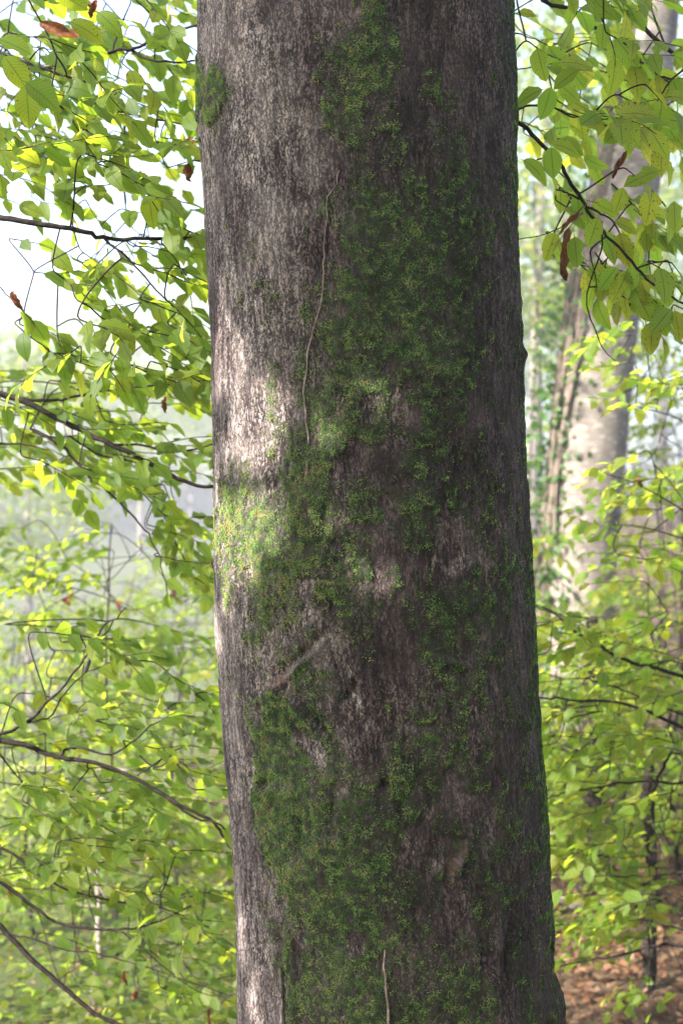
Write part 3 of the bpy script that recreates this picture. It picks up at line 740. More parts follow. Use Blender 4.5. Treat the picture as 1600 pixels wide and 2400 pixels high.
A.branch([t0 + [0, 0, 0.4], D(-100, 120, 3.3), D(80, 162, 3.3), D(180, 140, 3.3), D(262, 118, 3.3), D(305, 112, 3.3), D(360, 85, 3.32), D(460, 55, 3.34), D(540, 40, 3.36)], 0.006, 0.0025, 0.002)
A.branch([D(300, 112, 3.3), D(330, 132, 3.3), D(380, 142, 3.3), D(462, 138, 3.32)], 0.004, 0.002, 0.001)
A.branch([D(258, 118, 3.3), D(270, 78, 3.3), D(295, 20, 3.3), D(310, -30, 3.3)], 0.0025, 0.0012, 0.001)
A.branch([D(-60, 90, 3.2), D(20, 130, 3.2), D(110, 160, 3.2), D(200, 190, 3.22), D(260, 195, 3.22)], 0.004, 0.0018, 0.001)
A.branch([D(110, 220, 3.4), D(160, 270, 3.4), D(240, 330, 3.4), D(300, 385, 3.42), D(400, 455, 3.45), D(470, 480, 3.5)], 0.003, 0.0013, 0.001)
A.branch([D(200, 230, 3.5), D(240, 247, 3.5), D(320, 265, 3.5), D(400, 282, 3.5), D(470, 296, 3.5)], 0.0045, 0.0018, 0.001)
A.branch([D(-50, 620, 3.2), D(0, 660, 3.2), D(30, 690, 3.2), D(80, 745, 3.2)], 0.002, 0.001, 0.001)
for (x0, y0, dx, dz, L) in ((62, 195, 0.05, -1, 98), (60, 190, 0.9, -0.6, 98), (10, 130, 0.75, -0.85, 96), (15, 205, -0.9, -0.5, 80), (0, 90, 1, -0.4, 80), (160, 50, 1, -0.3, 90)):
    A.leaf(D(x0, y0, 2.9), np.array([dx, 0, dz]), np.array([0.15, -1, 0.5]), L / F * 2.9)
A.fill(98, -60, 400, -40, 640, 3.0, 4.1, (0.9, 0.1, -0.3), (0.14, 0.28), 0.95)
A.fill(19, 0, 400, 700, 860, 3.0, 3.5, (0.9, 0.1, -0.3), (0.14, 0.24), 0.95)
A.fill(9, 300, 430, 560, 760, 3.0, 3.5, (0.6, 0.1, -0.6), (0.10, 0.2), 0.9)
A.finish()
dA = lambda x, y, Yd, dx, dz, L, W, **k: dead_leaf(A.root, A.base, D(x, y, Yd), np.array([dx, 0.1, dz]), np.array([0.2, -1, 0.3]), L / F * Yd, W / F * Yd, **k)
dA(92, 52, 3.0, 1, -0.25, 104, 20, tight=1.2, twist=0.2); dA(32, 668, 3.1, 0.4, -1, 56, 20, tight=1.6); dA(432, 375, 3.3, 0.25, -1, 44, 26, tight=1.3); dA(430, 318, 3.4, 0.3, -0.8, 28, 18); dA(222, 0, 3.1, -0.3, -1, 44, 14)

B = left_tree('young beech with a thick dark bough slanting down to the trunk', (-2.1, 4.0), GREEN, 0.059, tilt=0.22, droop=0.45)
b = B.base
B.trunk([b, b + [0.05, 0.0, 1.0], b + [0.02, 0.05, 2.2], b + [0.1, 0.05, 3.4]], 0.04, 0.012)
t0 = b + [0.03, 0.02, 2.3]
B.branch([t0, D(-160, 880, 3.7), D(0, 905, 3.6), D(60, 922, 3.6), D(130, 960, 3.6), D(200, 995, 3.6), D(280, 1030, 3.6), D(340, 1062, 3.62), D(410, 1100, 3.64), D(470, 1118, 3.66), D(540, 1110, 3.68)], 0.0095, 0.0045, 0.001)
B.branch([D(40, 915, 3.6), D(120, 920, 3.62), D(170, 912, 3.64), D(230, 900, 3.66), D(330, 888, 3.68), D(420, 878, 3.7), D(500, 868, 3.72)], 0.0048, 0.002, 0.002)
B.branch([D(265, 1022, 3.6), D(330, 1022, 3.62), D(380, 1038, 3.62), D(430, 1035, 3.64), D(500, 1018, 3.66)], 0.0035, 0.002, 0.001)
B.branch([D(70, 985, 3.75), D(130, 1005, 3.75), D(180, 998, 3.75)], 0.0035, 0.002, 0.001)
B.branch([D(75, 990, 3.75), D(150, 1030, 3.75), D(200, 1090, 3.75), D(260, 1140, 3.75), D(310, 1190, 3.75), D(350, 1240, 3.75), D(372, 1300, 3.75), D(385, 1370, 3.75)], 0.0042, 0.0015, 0.002)
B.branch([D(160, 1000, 3.7), D(220, 1040, 3.7), D(300, 1060, 3.7), D(360, 1075, 3.7)], 0.003, 0.0016, 0.001)
B.branch([D(-60, 1012, 3.7), D(0, 1018, 3.7), D(60, 1022, 3.7), D(110, 1035, 3.7)], 0.004, 0.0016, 0.001)
B.fill(27, -60, 420, 860, 1000, 3.5, 4.6, (0.9, 0.2, -0.15), (0.14, 0.28), 0.95)
B.fill(27, -60, 470, 990, 1130, 3.5, 4.6, (0.9, 0.2, -0.2), (0.14, 0.28), 0.95)
B.fill(10, 280, 470, 1130, 1340, 3.7, 4.6, (0.6, 0.2, -0.5), (0.14, 0.24), 0.95)
B.finish()
dead_leaf(B.root, B.base, D(378, 912, 3.6), np.array([0.1, 0, -1]), np.array([0.2, -1, 0.2]), 0.04, 0.014)

Cc = left_tree('young beech with a crooked dark bough low beside the trunk', (-2.0, 3.5), GREEN, 0.058, tilt=0.15, droop=0.3)
b = Cc.base
Cc.trunk([b, b + [0.05, 0.0, 0.6], b + [0.02, 0.05, 1.3], b + [0.1, 0.05, 2.0]], 0.026, 0.01)
t0 = b + [0.03, 0.02, 1.0]
Cc.branch([t0, D(-160, 1690, 3.5), D(0, 1702, 3.5), D(60, 1712, 3.5), D(100, 1728, 3.5), D(140, 1740, 3.5), D(200, 1748, 3.5), D(270, 1770, 3.5), D(360, 1815, 3.5), D(430, 1858, 3.5), D(490, 1888, 3.52), D(518, 1930, 3.54), D(545, 1965, 3.55)], 0.0078, 0.003, 0.001)
Cc.branch([D(138, 1740, 3.5), D(150, 1722, 3.5), D(180, 1718, 3.5), D(255, 1732, 3.5), D(300, 1708, 3.5), D(345, 1668, 3.52), D(390, 1645, 3.54)], 0.004, 0.0016, 0.001)
Cc.branch([D(360, 1815, 3.5), D(400, 1845, 3.5), D(450, 1880, 3.5), D(500, 1890, 3.5), D(530, 1920, 3.52)], 0.004, 0.002, 0.001)
Cc.branch([D(320, 1735, 3.5), D(360, 1762, 3.5), D(400, 1745, 3.5), D(440, 1770, 3.5), D(500, 1785, 3.5)], 0.0022, 0.001, 0.001)
Cc.branch([D(-80, 1700, 3.45), D(0, 1686, 3.45), D(50, 1668, 3.45), D(110, 1612, 3.45), D(160, 1560, 3.46), D(205, 1500, 3.48), D(260, 1430, 3.5), D(290, 1395, 3.5)], 0.005, 0.0016, 0.002, False)
Cc.branch([D(60, 1660, 3.45), D(110, 1650, 3.45), D(150, 1590, 3.5), D(200, 1545, 3.5), D(270, 1520, 3.5)], 0.003, 0.0012, 0.002)
Cc.fill(8, 0, 380, 1450, 1600, 3.4, 4.4, (0.9, 0.1, -0.05), (0.14, 0.28), 0.95)
Cc.fill(44, -60, 460, 1620, 1880, 3.3, 4.8, (0.9, 0.2, -0.05), (0.14, 0.3), 0.95)
for (x0, y0, dx, dz, L) in ((275, 1440, -0.15, -0.9, 44), (195, 1425, 0.8, -0.5, 45), (350, 1510, 0.9, -0.05, 62), (340, 1500, 1, -0.1, 62)):
    Cc.leaf(D(x0, y0, 3.45), np.array([dx, 0, dz]), np.array([0.15, -1, 0.6]), L / F * 3.45)
Cc.finish()

Dd = left_tree('young beech spreading flat dark sprays at the foot of the trunk', (-1.9, 3.8), GREEN, 0.055, tilt=0.1, droop=0.25)
b = Dd.base
Dd.trunk([b, b + [0.05, 0.0, 0.5], b + [0.02, 0.05, 1.0], b + [0.1, 0.05, 1.6]], 0.024, 0.01)
t0 = b + [0.03, 0.02, 0.6]
Dd.branch([t0, D(-120, 1950, 3.7), D(0, 2025, 3.7), D(60, 2070, 3.7), D(130, 2118, 3.7), D(200, 2132, 3.7), D(270, 2135, 3.7), D(340, 2125, 3.7), D(440, 2080, 3.72)], 0.006, 0.002, 0.001)
Dd.branch([D(-60, 1930, 3.7), D(30, 1960, 3.7), D(90, 2010, 3.7), D(150, 2040, 3.7), D(260, 2070, 3.7), D(370, 2085, 3.72), D(480, 2130, 3.74)], 0.004, 0.0015, 0.001)
Dd.branch([D(-100, 2050, 3.4), D(0, 2128, 3.4), D(60, 2190, 3.4), D(140, 2262, 3.4), D(220, 2328, 3.4), D(290, 2362, 3.4), D(350, 2400, 3.4)], 0.0075, 0.004, 0.001, False)
Dd.branch([D(0, 2145, 3.8), D(60, 2152, 3.8), D(140, 2180, 3.8), D(220, 2190, 3.8), D(300, 2210, 3.8), D(420, 2250, 3.8), D(540, 2290, 3.8)], 0.0025, 0.0012, 0.001)
Dd.branch([D(280, 2140, 3.7), D(340, 2190, 3.7), D(400, 2240, 3.7), D(450, 2275, 3.7), D(530, 2300, 3.7)], 0.002, 0.001, 0.001)
Dd.fill(52, -60, 480, 1900, 2160, 3.5, 5.0, (0.9, 0.2, -0.05), (0.16, 0.32), 0.85)
Dd.fill(22, 100, 480, 2150, 2340, 3.7, 5.0, (0.9, 0.2, -0.05), (0.14, 0.28), 0.7)
Dd.finish()
for x, y in ((15, 2035), (175, 2040), (290, 2240), (318, 2285), (480, 2330), (455, 2150)):
    dead_leaf(Dd.root, Dd.base, D(x, y - 12, 4.0), np.array([RNG.normal(0, .5), RNG.normal(0, .4), -1]), np.array([RNG.normal(), -1, 0.2]), 0.045, 0.011, tight=1.7)

# thin saplings in the clearing behind
def sapling(px, Y, toppx, toppy, label, mat, n, yr, xr, size=0.06, r=0.013, twig=TWIG, group='thin saplings in the clearing', singles=300, depth=0.9, heading=(0.2, 0.3, 0.1)):
    x = (px - 800) / F * Y; g = G(x, Y)
    s = Plant('sapling', label, 'sapling', g, mat, group, twig, size, tilt=0.2, droop=0.4)
    top = P(toppx, toppy, Y + 0.1)
    s.trunk([g, g + (top - g) * 0.35 + [RNG.normal(0, .04), 0, 0], g + (top - g) * 0.7 + [RNG.normal(0, .05), 0, 0], top], r, 0.003, k=7, name='stem')
    for _ in range(n):
        px2, py2 = RNG.uniform(*xr), RNG.uniform(*yr); Yy = Y + RNG.uniform(-depth, depth)
        h = np.array([np.sign(px2 - px) * 0.7, RNG.normal(0, .4), RNG.uniform(-0.2, 0.2)]) + RNG.normal(0, .25, 3)
        s.spray(P(px2, py2, Yy), h, RNG.uniform(0.2, 0.42), 0.9)
    s.finish(singles)
    return s
E1 = sapling(272, 6.0, 262, 1230, 'thin sapling with small scattered leaves against the mist', GREEN, 34, (1220, 1520), (-30, 480), 0.055, 0.009)
E2 = sapling(212, 5.6, 235, 1880, 'pale slender sapling stem rising from the valley undergrowth', YGREEN, 26, (1780, 2150), (-30, 520), 0.055, 0.02, PALETWIG)
E3 = sapling(80, 7.5, 60, 1500, 'sapling with yellow-lit leaves deep in the valley clearing', YGREEN, 40, (1480, 1900), (-60, 340), 0.06, 0.012)
E4 = sapling(420, 7.0, 430, 1560, 'bushy sapling close behind the trunk on the valley side', YGREEN, 44, (1500, 2050), (250, 640), 0.06, 0.012)
for k, (px, Y, top) in enumerate(((180, 9.0, 1400), (420, 10.5, 1380), (40, 11.5, 1420), (300, 12.0, 1330), (150, 14.0, 1380), (450, 14.5, 1300))):
    sapling(px, Y, px + 20, top, 'blurred leafy sapling far down in the misty clearing', YGREEN, 46, (top, top + 420 * 9 / Y), (px - 190, px + 190), 0.062, 0.012, singles=0, depth=1.2, group='misty saplings down the slope')
for x, y in ((160, 1385), (270, 1400), (395, 1370)):
    dead_leaf(E1.root, E1.base, D(x, y - 20, 5.6), np.array([RNG.normal(0, .5), RNG.normal(0, .4), -1]), np.array([RNG.normal(), -1, 0.2]), 0.05, 0.016, tight=1.3)

# ---- right side
def right_tree(label, base, size=0.06):
    return Plant('young_beech', label, 'tree', G(*base), YGREEN, 'young beeches right of the mossy trunk', size=size, tilt=0.2, droop=0.35)
H1 = right_tree('young beech holding yellow-green sprays in front of the ivy-clad trunk', (2.0, 4.6))
b = H1.base
H1.trunk([b, b + [-0.05, 0, 0.8], b + [-0.02, 0.05, 1.7], b + [-0.1, 0.05, 2.6]], 0.03, 0.01)
t0 = b + [-0.05, 0, 0.9]
H1.branch([t0, P(1640, 1600, 4.4), P(1560, 1572, 4.4), P(1460, 1545, 4.4), P(1400, 1512, 4.4), P(1340, 1475, 4.4), P(1300, 1440, 4.4), P(1250, 1422, 4.4), P(1200, 1410, 4.4)], 0.008, 0.0025, 0.002)
H1.branch([t0 + [0, 0, -0.1], P(1660, 1740, 4.3), P(1600, 1708, 4.3), P(1520, 1670, 4.3), P(1450, 1648, 4.3), P(1360, 1642, 4.3), P(1290, 1636, 4.3), P(1220, 1630, 4.3)], 0.007, 0.0025, 0.002)
H1.branch([P(1660, 1700, 4.4), P(1600, 1675, 4.4), P(1520, 1645, 4.4), P(1440, 1610, 4.4), P(1350, 1590, 4.4), P(1260, 1600, 4.4)], 0.004, 0.0015, 0.002)
H1.branch([t0 + [0, 0, 1.0], P(1660, 1260, 4.6), P(1590, 1190, 4.6), P(1520, 1150, 4.6), P(1450, 1120, 4.6), P(1400, 1105, 4.6)], 0.004, 0.0015, 0.001)
H1.branch([t0 + [0, 0, 1.2], P(1650, 1010, 4.6), P(1570, 975, 4.6), P(1500, 955, 4.6), P(1455, 945, 4.6)], 0.003, 0.0015, 0.001)
H1.fill(66, 1260, 1640, 1430, 1760, 4.0, 5.6, (-0.9, 0.1, -0.05), (0.18, 0.34), 0.95)
H1.fill(30, 1450, 1640, 740, 1380, 4.3, 5.6, (-0.8, 0.1, -0.1), (0.15, 0.28), 0.9)
H1.finish()
dead_leaf(H1.root, H1.base, P(1490, 1120, 4.5), np.array([0.5, 0, -0.7]), np.array([0.2, -1, 0.2]), 0.04, 0.016)
H2 = right_tree('young beech with low flat sprays over the brown leaf litter', (2.1, 5.2))
b = H2.base
H2.trunk([b, b + [-0.05, 0, 0.5], b + [-0.02, 0.05, 1.1], b + [-0.1, 0.05, 1.5]], 0.028, 0.01)
t0 = b + [-0.03, 0, 0.5]
H2.branch([t0, P(1680, 1820, 4.6), P(1600, 1834, 4.6), P(1500, 1832, 4.6), P(1400, 1846, 4.6), P(1330, 1855, 4.6), P(1280, 1872, 4.6), P(1230, 1890, 4.6)], 0.006, 0.002, 0.002)
H2.branch([t0, P(1690, 2230, 4.4), P(1600, 2216, 4.4), P(1540, 2214, 4.4), P(1480, 2232, 4.4), P(1400, 2246, 4.4), P(1300, 2268, 4.4)], 0.007, 0.0025, 0.002)
H2.branch([t0, P(1680, 2190, 4.5), P(1600, 2180, 4.5), P(1520, 2160, 4.5), P(1420, 2162, 4.5), P(1290, 2168, 4.5)], 0.004, 0.0015, 0.002)
H2.branch([t0, P(1680, 2030, 4.5), P(1560, 2050, 4.5), P(1460, 2055, 4.5), P(1340, 2050, 4.5), P(1270, 2052, 4.5)], 0.004, 0.0015, 0.002)
H2.branch([P(1570, 1765, 4.4), P(1545, 1810, 4.4), P(1530, 1870, 4.4), P(1528, 1930, 4.4)], 0.004, 0.006, 0.002, False)
H2.fill(84, 1290, 1640, 1740, 2160, 4.2, 5.8, (-0.9, 0.1, -0.05), (0.16, 0.32), 0.9)
H2.fill(10, 1330, 1640, 2150, 2330, 4.2, 5.4, (-0.9, 0.1, -0.05), (0.12, 0.24), 0.7)
H2.finish()
# slim dark trunks standing in the litter
for px, Y, w, y1, lab in ((1512, 5.8, 0.030, 1700, 'slim dark trunk standing in brown litter under low sprays'), (1640, 4.9, 0.042, 1300, 'rough reddish-brown stem leaning over the leaf litter'), (1375, 7.2, 0.055, 1450, 'dark slender trunk half hidden behind yellow-green sprays')):
    g = G((px - 800) / F * Y, Y); s = Plant('slim_tree', lab, 'tree', g, YGREEN, None, TWIG, 0.06)
    top = P(px + (12 if px < 1600 else 60), y1, Y); s.trunk([g, g + (top - g) * 0.4 + [0.02, 0, 0], g + (top - g) * 0.75 + [-0.01, 0, 0], top], w, w * 0.6, k=9)
    for _ in range(9):
        s.spray(top + [RNG.normal(0, .3), RNG.normal(0, .3), RNG.uniform(-.2, .5)], [RNG.normal(), RNG.normal(), 0], 0.3)
    s.finish(120)
for px, py, Y, dx, L, r in ((1340, 1752, 5.2, 1.0, 1.0, 0.011), (1400, 2120, 5.5, 0.8, 0.5, 0.02), (1330, 1960, 6.5, 0.7, 0.6, 0.014)):
    a = P(px, py, Y); T = Tubes(); T.add(smooth_path([a - [0.25 * dx, 0, -0.02], a, a + [L * 0.4 * dx, 0.1, -0.02], a + [L * dx, 0.2, -0.10]], wig=0.006), r, r * 0.5, 7, 0.08)
    base = a; add('fallen_bough', T.mesh('fallen_bough', PALETWIG, base), None, base, {1340: 'pale grey bare bough lying level across the right-hand sprays', 1400: 'weathered grey bough lying in the leaf litter', 1330: 'broken pale stick propped in the dark hollow behind the trunk'}[px], 'branch')

# ---- the beech with ivy
TB = 9.5
tp = [(1325, 1800, 105), (1345, 1560, 92), (1358, 1327, 84), (1385, 1020, 84), (1418, 714, 82), (1490, 306, 72), (1530, 0, 62), (1590, -500, 55), (1650, -1000, 45)]
tpt = np.array([P(a, b_, TB) for a, b_, c in tp]); trr = np.array([c / F * TB for a, b_, c in tp])
path = smooth_path(tpt); rad = np.interp(np.linspace(0, len(tp) - 1, len(path)), np.arange(len(tp)), trr)
tb = G(path[0][0], TB); path[0][2] = min(path[0][2], tb[2])
ivt = add('leaning_beech_tree', None, loc=tb, label='smooth grey tree trunk leaning right with sunlit left side, behind the mossy trunk', cat='tree')
fine = np.array([path[0] + 0] + [path[k] + (path[k + 1] - path[k]) * t for k in range(len(path) - 1) for t in (0.34, 0.67, 1.0)])
frad = np.interp(np.linspace(0, 1, len(fine)), np.linspace(0, 1, len(path)), rad)
T = Tubes(); T.add(fine, 0, frad, 48, 0.006)
add('trunk', T.mesh('trunk', SMOOTHBARK, tb), ivt)
cr = Plant('', '', '', tb, FARLEAF, root=ivt, size=0.08)
for a in np.linspace(0, 6, 7):
    c = path[-6 if a % 2 else -3]; dv = np.array([math.cos(a * 1.1), math.sin(a * 1.1), 0.35]); cr.branch([c, c + dv * 0.8, c + dv * 1.7, c + dv * 2.4 - UP * 0.2], 0.05, 0.015, 0.02, False)
for _ in range(150):
    a = RNG.uniform(0, 6.28); q = RNG.uniform(0.3, 2.6); zz = RNG.uniform(4.6, 6.8); cr.spray([path[-4][0] + q * math.cos(a), TB + q * math.sin(a), zz], [math.cos(a), math.sin(a), 0], 0.5)
cr.finish(0)
ivy = add('ivy', None, loc=tb + [-0.2, -0.25, 0], label='ivy with thick pale stems and glossy leaves climbing the leaning grey trunk', cat='ivy')
def around(t, ang, off):
    k = np.interp(t, [0, 1], [0, len(fine) - 1]); i0 = int(min(k, len(fine) - 2)); f_ = k - i0
    c = fine[i0] * (1 - f_) + fine[i0 + 1] * f_; r_ = np.interp(k, np.arange(len(fine)), frad) + off
    return c + r_ * np.array([math.sin(ang), -math.cos(ang), 0])
ib = np.array(ivy.location)
ts = np.linspace(0.02, 0.72, 40)
for k in range(22):
    a0 = -1.75 + 0.047 * k + RNG.normal(0, .05); ph = RNG.uniform(0, 6); am = RNG.uniform(0.05, 0.13)
    lo = 0.02 if k < 17 else 0.28
    pts = [around(t, a0 + am * math.sin(t * 26 + ph) + 0.06 * math.sin(t * 9 + ph * 2) + (max(0, 0.42 - t) * -2.6 * (k - 16) / 5 * 0.8 if k > 16 else 0), 0.012 + 0.012 * (k % 3)) for t in ts if t > lo - 0.02]
    T = Tubes(); r0 = RNG.uniform(0.007, 0.016); T.add(np.array(pts), r0, r0 * 0.6, 7, 0.06)
    add('stem', T.mesh('stem', IVYSTEM, ib), ivy)
il = Plant('', '', '', ib, IVYLEAF, root=ivy, size=0.055)
for _ in range(1500):
    t = RNG.uniform(0.0, 0.75); a = RNG.normal(-1.5, 0.33); p = around(t, a, RNG.uniform(0.02, 0.22) * (1 if a < -1.2 else 0.3))
    o_ = nrm(np.array([math.sin(a), -math.cos(a), 0.3])); il.leaf(p, np.array([RNG.normal(), RNG.normal(), -0.8]), o_ + RNG.normal(0, .4, 3), RNG.uniform(0.04, 0.075))
for _ in range(260):
    t = RNG.uniform(0.05, 0.75); a = RNG.normal(-0.9, 0.4); p = around(t, a, 0.03)
    il.leaf(p, np.array([RNG.normal(), RNG.normal(), -0.8]), np.array([math.sin(a), -math.cos(a), 0.3]), RNG.uniform(0.04, 0.07))
il.finish(300)

# bushes and saplings round and behind it
k = 0
for px, Y, top, half, n, lab in ((1590, 7.6, 1250, 120, 44, 'leafy hazel bush at the right of the leaning grey trunk'), (1300, 8.0, 1520, 170, 50, 'low bush hiding the foot of the ivy-clad trunk'),
                                 (1520, 11.5, 900, 180, 70, 'tall sunlit bush behind the leaning grey trunk'), (1640, 12.5, 780, 180, 70, 'tall hazy bush beyond the leaning grey trunk'),
                                 (1250, 12.0, 700, 110, 55, 'hazy green sapling between the two big trunks'), (1480, 15.0, 1150, 220, 80, 'low sunlit thicket on the bank behind the leaning trunk'),
                                 (1600, 10.0, 1500, 150, 50, 'yellow-green bush on the bank above the leaf litter'), (1420, 8.6, 1580, 150, 46, 'small bush at the foot of the leaning trunk'),
                                 (1600, 11.0, 420, 150, 70, 'tall sunlit sapling rising right of the leaning grey trunk'), (1235, 13.5, 330, 90, 60, 'slender misty sapling seen just past the mossy trunk'), (1560, 9.2, 1180, 140, 60, 'bright bush pressed against the right of the leaning trunk'), (1440, 7.0, 1760, 190, 60, 'spreading low bush over the leaf litter')):
    sapling(px, Y, px + 10, top, lab, YGREEN if k % 2 else FARLEAF, n, (top, min(top + 700, 1950)), (px - half, px + half), 0.07, 0.016, group='bushes on the bank', singles=200 if Y < 9 else 0, depth=1.2); k += 1

# ---- misty wood behind
def far_tree_mesh(seed, H, n):
    rg = np.random.default_rng(seed)
    cl = rg.normal(0, 1, (46, 3)); cl /= np.linalg.norm(cl, axis=1)[:, None]; cl *= rg.uniform(0.35, 1, (46, 1)) ** 0.5 * np.array([2.6, 2.6, H * 0.33]); cl += [0, 0, H * 0.66]
    pick = rg.integers(0, 46, n); p = cl[pick] + rg.normal(0, 1, (n, 3)) * np.array([0.55, 0.55, 0.32])
    return leaf_mass('crown', p, rg.normal(0, 1, (n, 3)) + [0, 0, -0.3], rg.normal(0, .6, (n, 3)) + [0, 0, 1], rg.uniform(0.09, 0.17, n), FARLEAF)
CROWNS = [far_tree_mesh(s, H, 6500) for s, H in ((1, 9.0), (2, 10.0), (3, 8.0))]
FT = [(72, 46, 0.17, 'slender forked trunk fading into the mist in the valley'), (330, 104, 0.24, None), (-60, 112, 0.24, None), (230, 124, 0.26, None), (450, 118, 0.26, None), (560, 100, 0.22, None),
      (-150, 128, 0.26, None), (120, 136, 0.26, None), (380, 142, 0.26, None), (1240, 34, 0.2, None), (1330, 44, 0.24, None), (1450, 52, 0.26, None), (1180, 60, 0.26, None), (1550, 62, 0.26, None), (760, 70, 0.24, None), (950, 56, 0.24, None)]
for k, (px, Y, r, lab) in enumerate(FT):
    x = (px - 800) / F * Y; g = G(x, Y); ts_ = 2.1 if Y > 60 else 1.5; H = (9.0, 10.0, 8.0)[k % 3] * ts_
    o = add('forest_tree', None, loc=g, label=lab or ('tall misty tree in the pale wood across the valley' if px < 800 else 'tall hazy tree in the wood up the bank'), cat='tree', group='trees of the misty wood' if px < 800 else 'hazy trees up the bank')
    T = Tubes(); lean = RNG.normal(0, 0.25)
    T.add(smooth_path([g, g + [lean * .3, 0, H * .3], g + [lean * .5, .1, H * .6], g + [lean, 0, H * .92]], wig=0.02), r, r * 0.3, 10, 0.04)
    for q in range(6):
        a = RNG.uniform(0, 6.28); z0 = H * RNG.uniform(0.35, 0.7); c = g + np.array([lean * 0.4, 0, z0]); dv = np.array([math.cos(a), math.sin(a), 0.5])
        T.add(smooth_path([c, c + dv * 0.9, c + dv * 2.0 + UP * 0.2], wig=0.03), r * 0.35, r * 0.1, 6)
    add('trunk', T.mesh('trunk', SMOOTHBARK, g), o)
    c = add('crown', CROWNS[k % 3], o, (lean * 0.6, 0, 0), kind='stuff'); c.scale = (ts_, ts_, ts_); c.rotation_euler = (0, 0, RNG.uniform(0, 6.28))
BACK = [(1.2, -3.8), (4.2, -2.0), (-1.8, -5.5), (5.2, 1.8), (-4.0, -8.5), (2.5, -8.0), (6.5, -5.0), (-2.0, -10.0), (7.6, 6.0), (-3.0, 6.4), (0.2, -6.5)]  # unseen trees added to block sky light; one shades the leaning trunk
for k, (x, y) in enumerate(BACK):
    g = G(x, y); H = (9.0, 10.0, 8.0)[k % 3]
    o = add('forest_tree', None, loc=g, label='unseen leafy beech added around the mossy trunk to block light', cat='tree', group='unseen trees added to block light')
    T = Tubes(); T.add(smooth_path([g, g + [.05, 0, H * .3], g + [.1, .1, H * .6], g + [0, 0, H * .92]], wig=0.02), 0.17, 0.05, 10, 0.04)
    add('trunk', T.mesh('trunk', SMOOTHBARK, g), o)
    c = add('crown', CROWNS[k % 3], o, (0, 0, 3.9 if (x, y) == (-3.0, 6.4) else -2.3), kind='stuff'); c.rotation_euler = (0, 0, RNG.uniform(0, 6.28))
# far wood that reads as one mass
n = 26000
ang = RNG.uniform(-0.5, 0.5, n); dist = RNG.uniform(105, 150, n); x = np.sin(ang) * dist; y = np.cos(ang) * dist
z = gz(x, y) + RNG.uniform(0, 1, n) ** 1.1 * (7 + 7 * fbm(x / 5, y / 5, 81, 2))
add('distant_wood', leaf_mass('distant_wood', np.stack([x, y, z], -1), RNG.normal(0, 1, (n, 3)), RNG.normal(0, .5, (n, 3)) + [0, 0, 1], RNG.uniform(0.35, 0.7, n), DISTLEAF), kind='stuff', label='pale distant wood dissolving into the morning mist', cat='wood')

# ---- unseen shade tree added sunward (gaps cut in its crown to dapple the trunk)
DAP = [(516, 730, 8, 50), (506, 860, 9, 90), (556, 770, 8, 40), (556, 880, 16, 80), (640, 920, 40, 40), (655, 995, 95, 65), (735, 1040, 60, 36), (565, 1050, 34, 30), (600, 1090, 30, 22),
       (610, 1215, 95, 50), (640, 1255, 65, 44), (760, 1235, 55, 38), (545, 1345, 16, 80), (502, 1200, 6, 110), (600, 1340, 14, 40), (965, 1368, 100, 50), (910, 1345, 30, 26), (850, 1330, 36, 22), (930, 930, 30, 40), (940, 1020, 26, 26), (862, 910, 20, 30),
       (556, 2170, 8, 70), (592, 2350, 12, 60), (580, 40, 18, 30), (700, 1090, 14, 14), (505, 1480, 10, 60)]
S = np.array(SUN)
shade = Plant('shade_tree', 'unseen leafy beech added on the sunny side to shade the mossy trunk', 'tree', G(-2.9, 0.35), GREEN, size=0.075)
b = shade.base
shade.trunk([b, b + [0.05, 0, 1.5], b + [0.0, 0.05, 3.2], b + [0.05, 0.05, 5.4]], 0.07, 0.02, SMOOTHBARK)
for a in np.linspace(0, 6.28, 12)[:-1]:
    z0 = 1.6 + 0.3 * a; c = b + [0.02, 0.02, z0]; dv = np.array([math.cos(a * 2.4), math.sin(a * 2.4), 0.35]); shade.branch([c, c + dv * 0.5, c + dv * 1.0, c + dv * 1.5], 0.02, 0.006, 0.01, False)
n = 26000
ex = RNG.uniform(-0.75, 0.75, n); ez = RNG.uniform(-1.7, 1.5, n); t = RNG.uniform(2.4, 5.2, n)
ld = RNG.normal(0, 1, (n, 3)) + [0.2, 0.2, -0.4]; ld /= np.linalg.norm(ld, axis=1)[:, None]
src = np.stack([ex, 2.55 + RNG.normal(0, 0.10, n), ez], -1); pos = src + S[None] * t[:, None]
# where would this leaf's shadow fall on the bark?
c = taxis(ez); r_ = trad(ez)
ctr = pos + ld * 0.034
dx, dy = -S[0], -S[1]; ox, oy = ctr[:, 0] - c, ctr[:, 1] - TY
A_ = dx * dx + dy * dy; B_ = 2 * (ox * dx + oy * dy); C_ = ox ** 2 + oy ** 2 - r_ ** 2; disc = B_ ** 2 - 4 * A_ * C_
hit = disc > 0; th = np.where(hit, (-B_ - np.sqrt(np.clip(disc, 0, None))) / (2 * A_), 2.0)
hp = ctr - S[None] * th[:, None]; hx = 800 + F * hp[:, 0] / hp[:, 1]; hy = 1200 - F * hp[:, 2] / hp[:, 1]
lit = np.zeros(n, bool)
for cx, cy, rx, ry in DAP: lit |= ((hx - cx) / (rx + min(10 + rx * 0.35, 34))) ** 2 + ((hy - cy) / (ry + min(14 + ry * 0.3, 36))) ** 2 < 1
keep = ~(lit & hit); pos = pos[keep]; ld = ld[keep]  # leaves left out wherever a sun dapple is wanted on the bark
m2 = 9000                                                # the rest of the crown
q = RNG.normal(0, 1, (m2, 3)); q /= np.linalg.norm(q, axis=1)[:, None]; q = b + [0, 0, 3.9] + q * RNG.uniform(0.5, 1, (m2, 1)) * np.array([1.5, 1.5, 1.7])
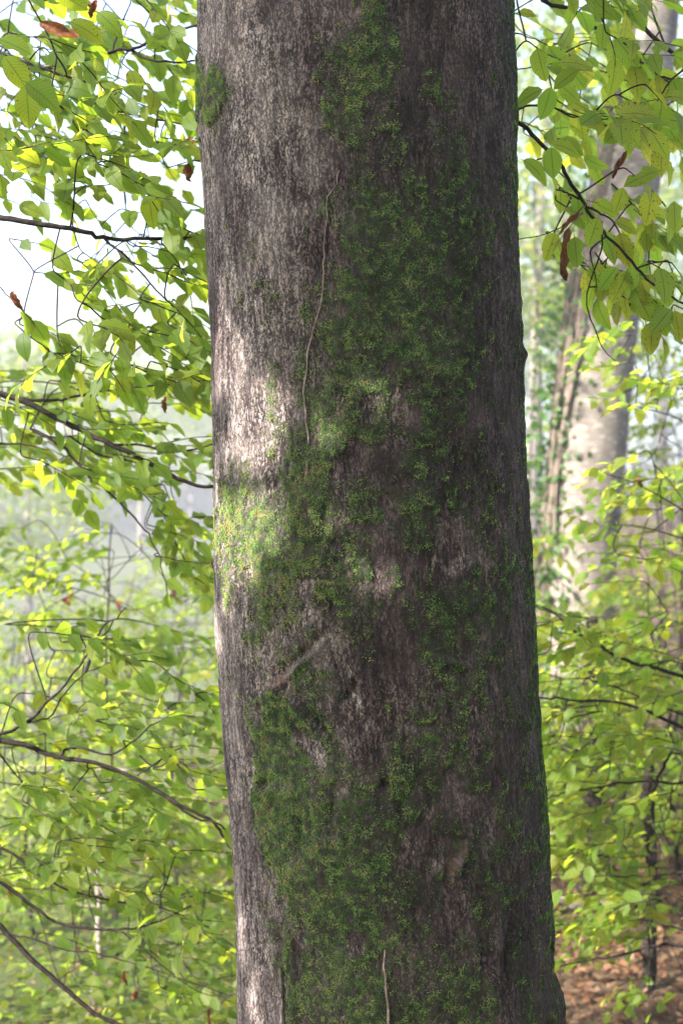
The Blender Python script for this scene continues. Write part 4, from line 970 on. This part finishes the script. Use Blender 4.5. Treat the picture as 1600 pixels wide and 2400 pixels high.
off = q - np.array([0.1, 2.55, 0]); along = off @ S; perp = np.linalg.norm(off - along[:, None] * S, axis=1)
q = q[perp > 1.9]
pos = np.concatenate([pos, q]); n = len(pos)
add('foliage', leaf_mass('foliage', pos, np.concatenate([ld, RNG.normal(0, 1, (n - len(ld), 3))]), RNG.normal(0, .55, (n, 3)) + S * 0.7 + UP * 0.5, RNG.uniform(0.05, 0.085, n), GREEN, b), shade.root, kind='stuff')

# ---- leaf litter and low plants on the ground
n = 15000
x = np.concatenate([RNG.uniform(0.3, 3.2, 8000), RNG.uniform(-6, 7, 7000)]); y = np.concatenate([RNG.uniform(3.2, 8.0, 8000), RNG.uniform(2.0, 18, 7000)])
add('leaf_litter', leaf_mass('leaf_litter', np.stack([x, y, gz(x, y) + RNG.uniform(0.0, 0.035, n)], -1), RNG.normal(0, 1, (n, 3)) * [1, 1, 0.4], RNG.normal(0, .45, (n, 3)) + UP, RNG.uniform(0.03, 0.065, n), LITTER), kind='stuff', label='brown fallen beech leaves covering the forest floor', cat='leaf litter')
n = 42000
x = np.concatenate([RNG.uniform(-6.5, 7, 15000), RNG.uniform(-4, -0.2, 15000), RNG.uniform(-12, 0, 12000)]); y = np.concatenate([RNG.uniform(4.5, 20, 15000), RNG.uniform(4.3, 12, 15000), RNG.uniform(10, 40, 12000)])
keep = (fbm(x * 0.9, y * 0.9, 91, 3) > np.where(x > 0.3, 0.56, 0.42)) & ~((x > 0.3) & (y < 6)); x, y = x[keep], y[keep]; n = len(x)
add('ground_plants', leaf_mass('ground_plants', np.stack([x, y, gz(x, y) + RNG.uniform(0.02, 0.32, n)], -1), RNG.normal(0, 1, (n, 3)) * [1, 1, 0.4], RNG.normal(0, .4, (n, 3)) + UP, RNG.uniform(0.03, 0.07, n), FARLEAF), kind='stuff', label='low green plants spread over the forest floor', cat='ground cover')

# ---- morning haze
hz = NT('haze')
vol = hz.n('ShaderNodeVolumePrincipled'); vol.inputs['Color'].default_value = (0.80, 0.80, 0.90, 1); vol.inputs['Density'].default_value = 0.0042; vol.inputs['Anisotropy'].default_value = 0.2
hz.t.links.new(vol.outputs[0], hz.out.inputs['Volume'])
lo = np.array([-170.0, -170, float(gv[:, 2].min()) - 1]); hi = np.array([170.0, 175, 27.0])
hv = np.array([[(lo, hi)[a][0], (lo, hi)[b_][1], (lo, hi)[c_][2]] for a in (0, 1) for b_ in (0, 1) for c_ in (0, 1)])
hf = np.array([(0, 1, 3, 2), (4, 6, 7, 5), (0, 4, 5, 1), (2, 3, 7, 6), (0, 2, 6, 4), (1, 5, 7, 3)])
add('haze', mesh_np('haze', hv, [hf], hz.m, smooth=False), kind='stuff', label='thin pale morning mist hanging through the wood', cat='haze')
